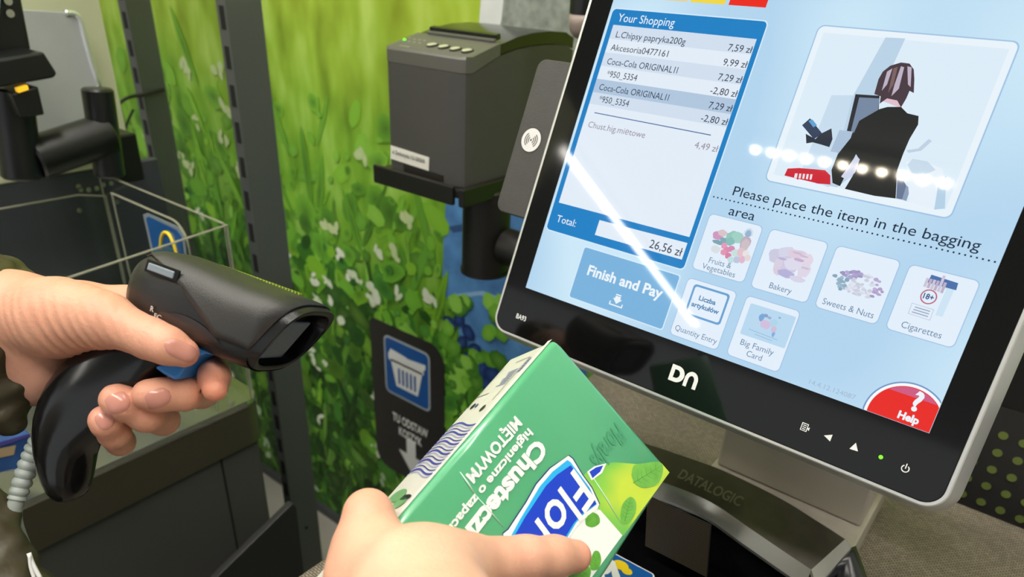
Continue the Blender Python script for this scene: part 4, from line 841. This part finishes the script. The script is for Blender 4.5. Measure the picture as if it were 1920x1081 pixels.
FP(g, [(1068, 872), (1104, 918), (1116, 944), (1092, 960), (1074, 980), (1056, 1010), (1010, 1068), (945, 1050), (958, 1012), (982, 970), (1002, 940), (1022, 910), (1042, 890)], ROY, .0011)
a = bl(1085, 905); g.text('Floralys', QB(bl(1092, 908)[0] - .002, bl(1090, 925)[1] - .013, .0013), BL, BW, .0215, PWH, width=.088, bold=.012, slant=.12); g.build('brand_banner', carton)
# narrow side: wavy blue stripes, small print and leaves
def QS(l, d, h): return BA_ + BL * l - BN * (.003 + d * (BTH - .006)) - BW * h
g = G()
g.face([QS(.004, .02, .0002), QS(BLEN - .004, .02, .0002), QS(BLEN - .004, .98, .0002), QS(.004, .98, .0002)], SIDE); g.face([QS(.0, .0, .0003), QS(BLEN - .004, .0, .0003), QS(BLEN - .004, .12, .0003), QS(.0, .10, .0003)], BWH)
STR = film('stripe_blue', (70, 74, 176)); STL = film('stripe_pale', (170, 172, 214)); s0, s1 = .066, .108
for k in range(17):
    l0 = s0 + (s1 - s0) * k / 17
    wv = [(l0 + .0035 * math.sin(d * 5.0 + .4) + .010 * (d - .5) ** 2, d) for d in np.linspace(.10, .97, 12)]; th = .0013 if k % 3 == 0 else .0008
    g.face([QS(a, d, .0005 + k * .00001) for a, d in wv] + [QS(a + th, d, .0005 + k * .00001) for a, d in wv[::-1]], STR if k % 3 != 1 else STL)
INKB = film('ink_black', (40, 42, 50)); INKV = film('ink_violet', (96, 98, 170)); LEAFP = film('leaf_pale', (120, 176, 120), vary=(90, .5))
def lineS(l0, d0, l1_, d1, m, w=.0005): g.face([QS(l0, d0, .0006), QS(l1_, d1, .0006), QS(l1_ + w, d1, .0006), QS(l0 + w, d0, .0006)], m)
for k in range(7): g.face([QS(.022 + k * .0021, .30, .0006), QS(.0228 + k * .0021, .30, .0006), QS(.0228 + k * .0021, .30 + .26 * (1 - .1 * (k % 3)), .0006), QS(.022 + k * .0021, .30 + .26 * (1 - .1 * (k % 3)), .0006)], INKV)
for q in range(6): g.face([QS(.014 + q * .0022, .16, .0006), QS(.0156 + q * .0022, .16, .0006), QS(.0156 + q * .0022, .23, .0006), QS(.014 + q * .0022, .23, .0006)], INKV)
for (a, b, c, d) in ((.012, .24, .050, .24), (.012, .92, .050, .92), (.040, .60, .040, .95), (.012, .24, .012, .6)): 
    g.face([QS(a, b, .0006), QS(c, d, .0006), QS(c + .0006, d + .015, .0006), QS(a + .0006, b + .015, .0006)], INKB)
for (a, b, r) in ((.050, .78, .0026), (.0505, .66, .0018), (.056, .34, .0028)): g.face([QS(a + r * math.cos(q), b + r / BTH * math.sin(q), .0007) for q in np.linspace(0, 6.28, 8, endpoint=False)], INKB if r > .002 else INKV)
for (a, b, r, ry, m) in ((.122, .62, .005, .22, LEAFP), (.1275, .34, .004, .16, LEAFP), (.124, .30, .002, .16, INKB), (.152, .52, .007, .14, LEAFP), (.138, .72, .003, .2, SIDE)): g.face([QS(a + r * math.cos(q), b + ry * math.sin(q), .0007) for q in np.linspace(0, 6.28, 18, endpoint=False)], m)
RED = film('ink_red', (206, 50, 56))
for k in range(4): g.face([QS(.196 + k * .007, .25, .0007), QS(.199 + k * .007, .25, .0007), QS(.203 + k * .007, .7, .0007), QS(.200 + k * .007, .7, .0007)], RED if k % 2 == 0 else INKV)
g.build('side_print', carton)
# folded clear film at the ends
FILM = bpy.data.materials.new('clear_film'); FILM.use_nodes = True
def _film():
    nt = FILM.node_tree; N = nt.nodes.new; L = nt.links.new; nt.nodes.remove(nt.nodes['Principled BSDF'])
    tr = N('ShaderNodeBsdfTransparent'); gl = N('ShaderNodeBsdfGlossy'); gl.inputs['Roughness'].default_value = .22; fr = N('ShaderNodeFresnel'); fr.inputs[0].default_value = 1.22; mx = N('ShaderNodeMixShader')
    tc = N('ShaderNodeTexCoord'); n = N('ShaderNodeTexNoise'); n.inputs['Scale'].default_value = 90; L(tc.outputs['Object'], n.inputs['Vector']); b = N('ShaderNodeBump'); b.inputs['Strength'].default_value = .8; b.inputs['Distance'].default_value = .003; L(n.outputs['Fac'], b.inputs['Height']); L(b.outputs[0], gl.inputs['Normal']); L(b.outputs[0], fr.inputs['Normal'])
    mm = N('ShaderNodeMath'); mm.operation = 'MULTIPLY'; mm.inputs[1].default_value = .35; L(fr.outputs[0], mm.inputs[0]); ge = N('ShaderNodeNewGeometry'); sb_ = N('ShaderNodeMath'); sb_.operation = 'MULTIPLY_ADD'; sb_.inputs[1].default_value = -1.0; sb_.inputs[2].default_value = 1.0; L(ge.outputs['Backfacing'], sb_.inputs[0]); m3 = N('ShaderNodeMath'); m3.operation = 'MULTIPLY'; L(mm.outputs[0], m3.inputs[0]); L(sb_.outputs[0], m3.inputs[1]); L(m3.outputs[0], mx.inputs[0]); L(tr.outputs[0], mx.inputs[1]); L(gl.outputs[0], mx.inputs[2]); L(mx.outputs[0], nt.nodes['Material Output'].inputs[0])
_film()
g = G(); random.seed(3)
nl, nd = 12, 8
vs = [QS(-.004 + .075 * i / nl * 1.0, -.03 + 1.04 * j / nd, .0016 + .0022 * random.random()) for i in range(nl + 1) for j in range(nd + 1)]
g.mesh(vs, [(i * (nd + 1) + j, (i + 1) * (nd + 1) + j, (i + 1) * (nd + 1) + j + 1, i * (nd + 1) + j + 1) for i in range(nl) for j in range(nd)], FILM)
vs = [QB(-.0022 - .002 * random.random(), BWID * i / 10, -BTH * j / 5) for i in range(11) for j in range(6)]
g.mesh(vs, [(i * 6 + j, (i + 1) * 6 + j, (i + 1) * 6 + j + 1, i * 6 + j + 1) for i in range(10) for j in range(5)], FILM); g.build('clear_wrap', bx)
SHN = mat('film_fold_highlight', (206, 232, 226), .15, coat=.5)  # near-white colour stands in for highlights along the film creases
for a, b, w_ in (((1106, 885), (1166, 985), .0006), ((862, 884), (890, 926), .0009), ((890, 926), (944, 988), .0006)):
    p, q = bp(*a), bp(*b); g = G(); g.tube([p + BN * .0002, (p + q) / 2 + BN * .0008, q + BN * .0002], [w_ * .2, w_ * .6, w_ * .2], SHN, 6); g.build('film_crease_highlight', bx, smooth='all')
# ---------------------------------------------------------------- hand-held barcode scanner
GB = mat('scanner_black', (20, 20, 21), .34, vary=(60, .1), bump=(1500, .12)); GBT = mat('scanner_satin_top', (44, 43, 42), .40, bump=(1800, .25)); GBG = mat('scanner_gloss', (13, 13, 14), .16); GREYW = mat('scanner_window', (66, 78, 90), .3, vary=(600, .5))
a0, a1 = P(298, 540, .428), P(545, 632, .411)
hd = nrm(P(118, 905, .432) - P(330, 600, .414))
ga = nrm(a1 - a0); gw = nrm(np.cross(ga, hd)); gw = gw if np.dot(gw, EYE - a0) > 0 else -gw
gu = np.cross(gw, ga); gu = gu if np.dot(gu, hd) < 0 else -gu          # up, away from the handle
gun = thing('barcode_scanner', 'black hand-held barcode scanner with a blue trigger and grey cable', 'barcode scanner', P(300, 640, .415))
GLN = float(np.linalg.norm(a1 - a0))
def sup(c, hw, hu, hdn, e=2.6, n=40):
    out = []
    for q in np.linspace(0, 2 * math.pi, n, endpoint=False):
        x, y = math.cos(q), math.sin(q); x = math.copysign(abs(x) ** (2 / e), x); y = math.copysign(abs(y) ** (2 / e), y)
        out.append(c + gw * (x * hw) + gu * (y * (hu if y > 0 else hdn)))
    return out
def HC(t, up=0.0): return a0 + ga * (GLN * t) + gu * up
secs = [(-.10, 0, .006, .006, .008, 2.2), (-.085, .001, .014, .012, .014, 2.3), (-.05, .001, .020, .017, .019, 2.5), (.02, .001, .0245, .0205, .021, 2.7), (.15, .001, .0275, .0225, .0225, 2.9), (.4, 0, .029, .0235, .0225, 3.1), (.7, -.001, .0290, .0235, .0220, 3.3), (.92, -.001, .0285, .0232, .0220, 3.3)]
SH = .50
rg = [sup(HC(t, u), w, a, b, e) for t, u, w, a, b, e in secs]
def slant(r, k=SH): return [p + ga * k * float(np.dot(p - a0, gu)) for p in r]
rg.append(slant(sup(HC(1.00, -.001), .0272, .0225, .0222, 3.2))); rg.append(slant(sup(HC(1.045, -.001), .0262, .0212, .0214, 3.2)))
lip = [slant(sup(HC(1.05, -.001), .0254, .0204, .0206, 3.2)), slant(sup(HC(1.04, -.001), .0232, .0182, .0184, 3.2)), slant(sup(HC(.90, -.001), .0218, .0165, .0165, 3.2), .4)]
g = G(); g.rings(rg + lip[:2], GB, True, False); g.rings(lip[1:], GBG, False, True); head = g.build('head_housing', gun, smooth=45)
# satin cap over the upper half of the head
g = G(); cap = []
for t, u, w, a, b, e in secs[2:] + [(.985, -.001, .0275, .0226, .0222, 3.2)]:
    q0 = math.radians(max(-12, 62 - 95 * max(0, t) ** .75)); ring = []
    for q in np.linspace(q0, math.pi - q0, 25):
        x, y = math.cos(q), math.sin(q); x = math.copysign(abs(x) ** (2 / e), x); y = math.copysign(abs(y) ** (2 / e), y)
        ring.append(HC(t, u) + gw * (x * (w + .0009)) + gu * (y * ((a if y > 0 else b) + .0009)))
    if t > .93: ring = slant(ring)
    cap.append(ring)
n_ = len(cap[0]); vs = [p for r in cap for p in r]
g.mesh(vs, [(i * n_ + j, i * n_ + j + 1, (i + 1) * n_ + j + 1, (i + 1) * n_ + j) for i in range(len(cap) - 1) for j in range(n_ - 1)], GBT); o = g.build('top_cover', gun, smooth=45)
so = o.modifiers.new('thick', 'SOLIDIFY'); so.thickness = .0012; so.offset = 0
g = G(); c = HC(.13, .0125) + gw * .0276; g.obox(c, ga * .017, gu * .0042, gw * .0018, mat('indicator_grey', (122, 132, 140), .3)); g.obox(c - ga * .002 - gu * .0014, ga * .022, gu * .0072, gw * .0012, GBG); g.build('indicator_light', gun, bevel=.0006)
g = G(); c = HC(.88, -.0155); g.obox(c - gw * .012, gw * .026, gu * .026 + ga * .012, ga * .003, GREYW); g.build('scan_window', gun, bevel=.002)
g = G()
for k in range(26): g.obox(HC(.30 + k * .024, .0234) - gw * .010, ga * .0008, gu * .0011, -gw * .004, mat('serration_lime', (150, 170, 60), .5))
g.build('grip_ridge', gun)
lab = G(); 
def sidep(t, up, h=.0004):
    i = max(0, min(len(secs) - 2, max(k for k in range(len(secs) - 1) if secs[k][0] <= t))); f_ = (t - secs[i][0]) / (secs[i + 1][0] - secs[i][0]); w, a, b, e = [secs[i][k] + (secs[i + 1][k] - secs[i][k]) * f_ for k in (2, 3, 4, 5)]
    y = up / (a if up > 0 else b); x = (1 - min(.999, abs(y)) ** e) ** (1 / e); return HC(t, 0) + gu * up + gw * (w * x + h)
L0 = []
for i in range(13):
    t = .18 + .60 * i / 12; hgt = .0165 * math.sin(math.pi * min(1, (i + .6) / 13)) ** .5; L0.append([sidep(t, -.0205 + hgt * j / 5 - .0 , .0006) for j in range(6)])
lab.mesh([p for r in L0 for p in r], [(i * 6 + j, i * 6 + j + 1, (i + 1) * 6 + j + 1, (i + 1) * 6 + j) for i in range(12) for j in range(5)], mat('rating_label', (44, 36, 34), .18)); lb = lab.build('rating_label', gun, smooth='all')
g = G(); WL = mat('label_white', (190, 186, 180), .5)
def lt(s, t, up, h, w): p = sidep(t, up, .0011); q = sidep(t + .12, up, .0011); v = sidep(t, up + .004, .0011) - p; g.text(s, p, q - p, v, h, WL, width=w, bold=.02)
lt('FC', .26, -.0115, .0030, .0050); lt('CE', .31, -.0150, .0036, .0062); lt('R', .225, -.0085, .003, .0024); lt('UL', .41, -.0165, .0034, .0050); 
p = sidep(.545, -.0165, .0011)
g.build('lettering', lb)
# handle
hp = [((335, 600), .416, 42), ((265, 662), .417, 68), ((210, 703), .4185, 79), ((168, 741), .4205, 80), ((138, 782), .4225, 75), ((122, 824), .4245, 57), ((125, 873), .426, 41), ((131, 922), .4275, 28), ((132, 937), .428, 14)]
pts = [P(x, y, s) for (x, y), s, _ in hp]; g = G(); rg = []
for i, (p, (_, s, r)) in enumerate(zip(pts, hp)):
    t = nrm(pts[min(i + 1, len(pts) - 1)] - pts[max(i - 1, 0)]); x = nrm(gw - t * np.dot(gw, t)); y = np.cross(t, x); R_ = r * s / F; T_ = min(.0165, .0135 + .004 * (i / 8)) * (1 if i < 7 else .8 if i == 7 else .5)
    rg.append([p + x * (math.copysign(abs(math.cos(q)) ** .8, math.cos(q)) * T_) + y * (math.copysign(abs(math.sin(q)) ** .85, math.sin(q)) * R_) for q in np.linspace(0, 6.2832, 32, endpoint=False)])
g.rings(rg, GBG); g.build('handle', gun, smooth=50, sub=1)
TB = mat('trigger_blue', (38, 124, 206), .22, coat=.3)
tr = [(421, 664), (403, 650), (384, 645), (366, 650), (334, 676), (303, 687), (322, 700), (344, 712), (355, 705), (365, 687), (378, 671), (398, 663)]
g = G(); g.prism([P(x, y, .4075) - gw * .0085 for x, y in tr][::-1], gw * .0165, TB); g.build('trigger', gun, bevel=.0022, seg=3, smooth=50)
CG = mat('cable_grey', (148, 156, 152), .45); 
cb = bez([P(x, y, s) for x, y, s in ((84, 815, .430), (66, 845, .430), (48, 885, .428), (34, 928, .426), (27, 955, .425), (29, 985, .428), (44, 1025, .438), (74, 1085, .452))], 56)
g = G(); m1 = int(len(cb) * .48)
rr_ = [(.0068 - .0018 * i / m1) * (1.0 if i % 3 else .80) for i in range(m1)]; g.tube(cb[:m1], rr_, CG, 16); g.build('strain_relief', gun, smooth=50)
g = G(); g.tube(cb[m1 - 4:], .0042, CG, 14); g.build('cord', gun, smooth='all')
# ---------------------------------------------------------------- people: two hands of two shoppers
def skin(nm, sss=.12):
    return mat(nm, (224, 176, 150), .46, spec=.42, attr='tint', vary=(70, .16), bump=(420, .35), sss=sss)
NAIL = mat('fingernail', (192, 132, 118), .2, spec=.5)
def hand(name, root, palm, fingers, kp, kf, reds, creases, base, nails, skinm, h=.0016, cut=None):
    """one continuous surface: palm cones melt together, each finger is a tapered chain rooted in the palm"""
    def C(q): return P(*q[:3])
    pal = [(C(a), C(b), a[3] / 1000, b[3] / 1000) for a, b in palm]
    fin = [[(C(a), C(b), a[3] / 1000, b[3] / 1000) for a, b in zip(f[:-1], f[1:])] for f in fingers]
    cr = [(P(*c[:3]), nrm(P(*c[3:6]) - P(*c[:3])), c[6] / 1000, c[7] / 1000, c[8] / 1000) for c in creases]
    def f(X):
        d = None
        for a, b, ra, rb in pal: e = cone(X, a, b, ra, rb); d = e if d is None else smin(d, e, kp)
        F_ = None
        for ch in fin:
            q = None
            for a, b, ra, rb in ch: e = cone(X, a, b, ra, rb); q = e if q is None else smin(q, e, .004)
            F_ = q if F_ is None else smin(F_, q, .0014)
        d = smin(d, F_, kf)
        for p, t, rad, lam, amp in cr:
            r = X - p; d = d + amp * np.exp(-np.sum(r * r, 1) / (rad * rad)) * np.cos(2 * math.pi * (r @ t) / lam)
        return d
    al = np.array([p for s in pal + sum(fin, []) for p in (s[0] - max(s[2], s[3]) - .012, s[0] + max(s[2], s[3]) + .012, s[1] - max(s[2], s[3]) - .012, s[1] + max(s[2], s[3]) + .012)])
    X, Q = nets(f, al.min(0), al.max(0), h)
    g = G(); g.mesh(X, [tuple(q) for q in Q.tolist()], skinm)
    c0 = A(lin(base)); col = np.tile(c0, (len(X), 1)); 
    for x, y, s, r, rgb in reds:
        w = np.exp(-np.sum((X - P(x, y, s)) ** 2, 1) / ((r / 1000) ** 2))[:, None] * .75; col = col * (1 - w) + A(lin(rgb)) * w
    g.cols = np.concatenate([col, np.ones((len(X), 1))], 1)
    o = g.build(name, root, smooth='all')
    for (cx, cy, dx, dy, hl, hw) in nails:
        d = nrm(A([dx, dy])); e = A([-d[1], d[0]]); gn = G(); rows = []
        for i in range(9):
            u = -1 + 2 * i / 8; row = []
            for j in range(9):
                v = -1 + 2 * j / 8; sq = math.sqrt(max(0, 1 - (abs(u) if u < 0 else abs(u) * .82) ** 3.0)); px, py = A([cx, cy]) + d * hl * u + e * hw * v * max(.25, sq)
                r = ray(px, py); r = r / np.linalg.norm(r); t = .15
                q = EYE + r * .28
                for _ in range(60):
                    dd = float(f(q[None])[0])
                    if dd < 5e-5: break
                    q = q + r * dd * .9
                gd = nrm(A([float(f((q + .0005 * np.eye(3)[k])[None])[0] - f((q - .0005 * np.eye(3)[k])[None])[0]) for k in range(3)]))
                row.append(q + gd * (.00055 - .0004 * (max(abs(u), abs(v)) > .95)))
            rows.append(row)
        gn.mesh([p for r_ in rows for p in r_], [(i * 9 + j, i * 9 + j + 1, (i + 1) * 9 + j + 1, (i + 1) * 9 + j) for i in range(8) for j in range(8)], NAIL)
        gn.build('fingernail', o, smooth='all')
    return o, f
pa_ = thing('person', 'person in an olive puffer jacket at the left, one hand holding the black barcode scanner', 'person', P(-60, 640, .43))
SK_A = skin('skin_scanner_hand')
palmA = [((-120, 598, .43, 24.5), (20, 589, .425, 23.5)), ((20, 590, .425, 23), (110, 592, .412, 20)), ((110, 598, .410, 20), (185, 598, .400, 15.5)),
         ((-100, 640, .435, 26), (40, 655, .436, 21)), ((40, 650, .432, 18), (85, 690, .437, 16)), ((20, 580, .44, 18), (150, 575, .446, 13)), ((150, 575, .448, 13), (245, 572, .455, 11.5)), ((60, 640, .45, 16), (150, 690, .46, 14)), ((0, 690, .436, 17), (62, 718, .441, 13)), ((40, 660, .44, 17), (110, 680, .447, 12))]
fingersA = [[(150, 588, .404, 16.5), (205, 602, .3975, 13.6), (283, 635, .392, 10.9), (315, 648, .3905, 10.0), (345, 661, .392, 7.9)],
            [(235, 575, .455, 12), (330, 625, .462, 10.5), (394, 668, .436, 8.6), (402, 705, .414, 8.4), (403, 729, .406, 7.0)],
            [(200, 620, .462, 12), (300, 690, .468, 10.5), (378, 734, .442, 9.6), (345, 738, .412, 9.2), (300, 740, .404, 9.0), (277, 739, .4005, 8.3)],
            [(160, 660, .466, 12), (240, 740, .468, 10), (306, 787, .440, 8.8), (275, 778, .413, 9.2), (230, 755, .4030, 9.0), (216, 748, .4020, 8.4)],
            [(120, 700, .462, 11), (180, 780, .462, 9.4), (226, 828, .436, 7.6), (215, 812, .417, 8.2), (200, 792, .4075, 8.0), (194, 785, .4065, 7.4)]]
redsA = [(365, 668, .392, 9, (222, 148, 124)), (405, 735, .405, 12, (226, 140, 112)), (268, 740, .402, 10, (220, 146, 124)), (200, 745, .405, 10, (220, 146, 126)), (185, 790, .41, 10, (222, 146, 126)), (392, 690, .414, 9, (170, 118, 112)), (290, 630, .385, 10, (220, 160, 136)), (70, 700, .42, 26, (226, 168, 146))]
cr = [(288, 610, .383, 300, 616, .383, 8, 2.6, .22), (120, 630, .397, 140, 622, .3965, 26, 6.5, .42), (60, 610, .407, 75, 606, .407, 22, 5.5, .30), (350, 736, .404, 362, 735, .405, 6, 2.4, .15), (165, 625, .39, 180, 618, .39, 20, 5.5, .40)]
handA, fA = hand('hand', pa_, palmA, fingersA, .014, .007, redsA, cr, (208, 152, 126), [(338, 656, 55, 24, 31, 17), (297, 746, -.82, .32, 24, 17.5), (222, 754, -.80, .30, 23, 19), (197, 788, -.42, -.62, 17, 17)], SK_A)
OLIVE = mat('jacket_olive', (62, 56, 38), .42, spec=.5, vary=(30, .35), bump=(120, .6)); OLIVEIN = mat('jacket_lining', (40, 36, 28), .6)
def wq(x, y, z, r):
    c = ROT @ (A([x, y, z]) - EYE); return (A([x, y, z]), r)
def cloth(nm, segs, k, amp, freq, m, root, h=.003):
    W_ = lambda a: a[0] if len(a) == 2 else P(*a[:3])
    S_ = [(W_(a), W_(b), a[-1] / 1000, b[-1] / 1000) for a, b in segs]
    rs = np.random.RandomState(4); dirs = rs.normal(size=(7, 3)); dirs /= np.linalg.norm(dirs, axis=1)[:, None]; ph = rs.rand(7) * 6
    def f(X):
        d = None
        for a, b, ra, rb in S_: e = cone(X, a, b, ra, rb); d = e if d is None else smin(d, e, k)
        w = sum(np.sin(X @ v * freq * (1 + .35 * i) + p_ + 1.5 * np.sin(X @ dirs[(i + 3) % 7] * freq * .5)) / (1 + .4 * i) for i, (v, p_) in enumerate(zip(dirs, ph)))
        return d + amp * w
    al = np.array([p for s in S_ for p in (s[0] - s[2] - .02, s[0] + s[2] + .02, s[1] - s[3] - .02, s[1] + s[3] + .02)])
    X, Q = nets(f, al.min(0), al.max(0), h); g = G(); g.mesh(X, [tuple(q) for q in Q.tolist()], m); return g.build(nm, root, smooth='all')
cloth('jacket_sleeve', [((12, 512, .455, 8.5), (-20, 508, .44, 11)), ((-20, 508, .44, 11), (-60, 560, .43, 40)), ((6, 735, .432, 16), (-60, 620, .43, 42)), ((14, 780, .432, 11), (-40, 740, .43, 30)), ((14, 700, .43, 9), (-10, 660, .425, 14)), ((-60, 620, .43, 44), wq(-.62, -.16, 1.20, 56)), (wq(-.62, -.16, 1.20, 58), wq(-.62, -.42, 1.36, 74))], .012, .0011, 190, OLIVE, pa_)
cloth('jacket_body', [((-16, 1012, .41, 13), (36, 1120, .41, 15)), ((-90, 1000, .42, 34), (-40, 1180, .41, 34)), ((-40, 1180, .41, 40), wq(-.62, -.36, 1.02, 110)), (wq(-.62, -.36, 1.02, 118), wq(-.62, -.46, 1.36, 112))], .012, .0012, 150, OLIVE, pa_, .004)
g = G(); g.tube(bez([P(x, y, s) for x, y, s in ((54, 1036, .405), (62, 1058, .405), (76, 1084, .405))], 10), .0012, mat('drawcord_white', (206, 206, 204), .6), 8); g.tube(bez([P(x, y, s) for x, y, s in ((55, 1040, .404), (58, 1064, .404), (66, 1090, .404))], 10), .0010, mat('drawcord_white'), 8); g.build('drawcord', pa_, smooth='all')

pb_ = thing('person', 'person whose hand reaches up from the bottom edge, thumb across the green tissue box', 'person', P(760, 1250, .30))
SK_B = skin('skin_box_hand')
def sb(px, py, off):
    """depth of the box front at a pixel, less a lift towards the viewer"""
    return float((ROT @ (bp(px, py) - EYE))[2]) - off
def ss(px, py):
    r = ray(px, py); return r
thB = [(800, 1075, sb(800, 1075, .020), 18), (880, 1062, sb(880, 1062, .0165), 14.6), (985, 1047, sb(985, 1047, .0130), 11.4), (1040, 1043, sb(1040, 1043, .0118), 10.6), (1078, 1042, sb(1078, 1042, .0105), 8.8)]
d_i = sb(740, 990, .0)
ix = [(700, 1090, d_i - .012, 17), (688, 1010, d_i - .004, 12.6), (690, 962, d_i + .002, 11.2)]
pip = P(690, 962, d_i + .002)
palmB = [((820, 1330, .285, 30), (790, 1190, .295, 30)), ((790, 1200, .30, 28), (760, 1105, sb(760, 1100, .030), 22)), ((760, 1105, sb(760, 1100, .028), 22), (700, 1085, d_i - .014, 18)), ((830, 1170, .30, 24), (820, 1085, sb(820, 1085, .022), 18)), ((760, 1180, .305, 22), (700, 1180, d_i - .014, 18)), ((700, 1180, d_i - .014, 18), (712, 1085, d_i - .014, 17))]
def wpt(p):
    c = ROT @ (p - EYE); return (c[0] / c[2] * F + CX, c[1] / c[2] * F + CY, c[2])
def behind(l, off, d, r):
    q = QB(l, -off, -d); return (*wpt(q), r)
lp = bl(690, 962)[0]
ix += [behind(lp - .008, .002, .030, 9.4), behind(lp - .012, -.006, BTH + .009, 9.0), (*wpt(QB(lp - .014, .030, -BTH - .0095)), 8.0)]
others = []
for k in range(1, 4):
    l_ = lp + .036 + .021 * k
    others.append([(690 - 25 * k, 1230 + 50 * k, d_i - .014 + .002 * k, 15), behind(l_, .006, .010, 10), behind(l_ + .004, .007, .034, 9.2), behind(l_ + .007, .008, BTH + .008, 8.8), (*wpt(QB(l_ + .010, .024, -BTH - .0095)), 7.8)])
redsB = [(1098, 1042, thB[-1][2], 11, (228, 152, 128)), (985, 1030, thB[2][2] - .01, 14, (226, 168, 144)), (690, 925, d_i, 10, (226, 158, 132)), (760, 1050, thB[0][2] - .02, 30, (234, 190, 164)), (725, 1045, d_i - .02, 5, (214, 150, 126))]
crB = [(930, 1020, thB[1][2] - .012, 945, 1022, thB[1][2] - .012, 7, 3.0, .10), (1030, 1040, thB[3][2] - .010, 1046, 1042, thB[3][2] - .010, 5, 2.2, .14), (1010, 1040, thB[2][2] - .0095, 1024, 1042, thB[2][2] - .0095, 7, 2.6, .18), (690, 960, d_i - .008, 690, 950, d_i - .008, 8, 2.8, .12)]
handB, fB = hand('hand', pb_, palmB, [thB, ix] + others, .014, .019, redsB, crB, (210, 158, 132), [], SK_B)
cloth('sleeve', [((830, 1380, .283, 40), (860, 1560, .27, 48)), ((860, 1560, .27, 50), (1100, 2600, .22, 70))], .01, .0012, 120, mat('sleeve_dark', (46, 48, 56), .7, vary=(30, .3)), pb_, .004)
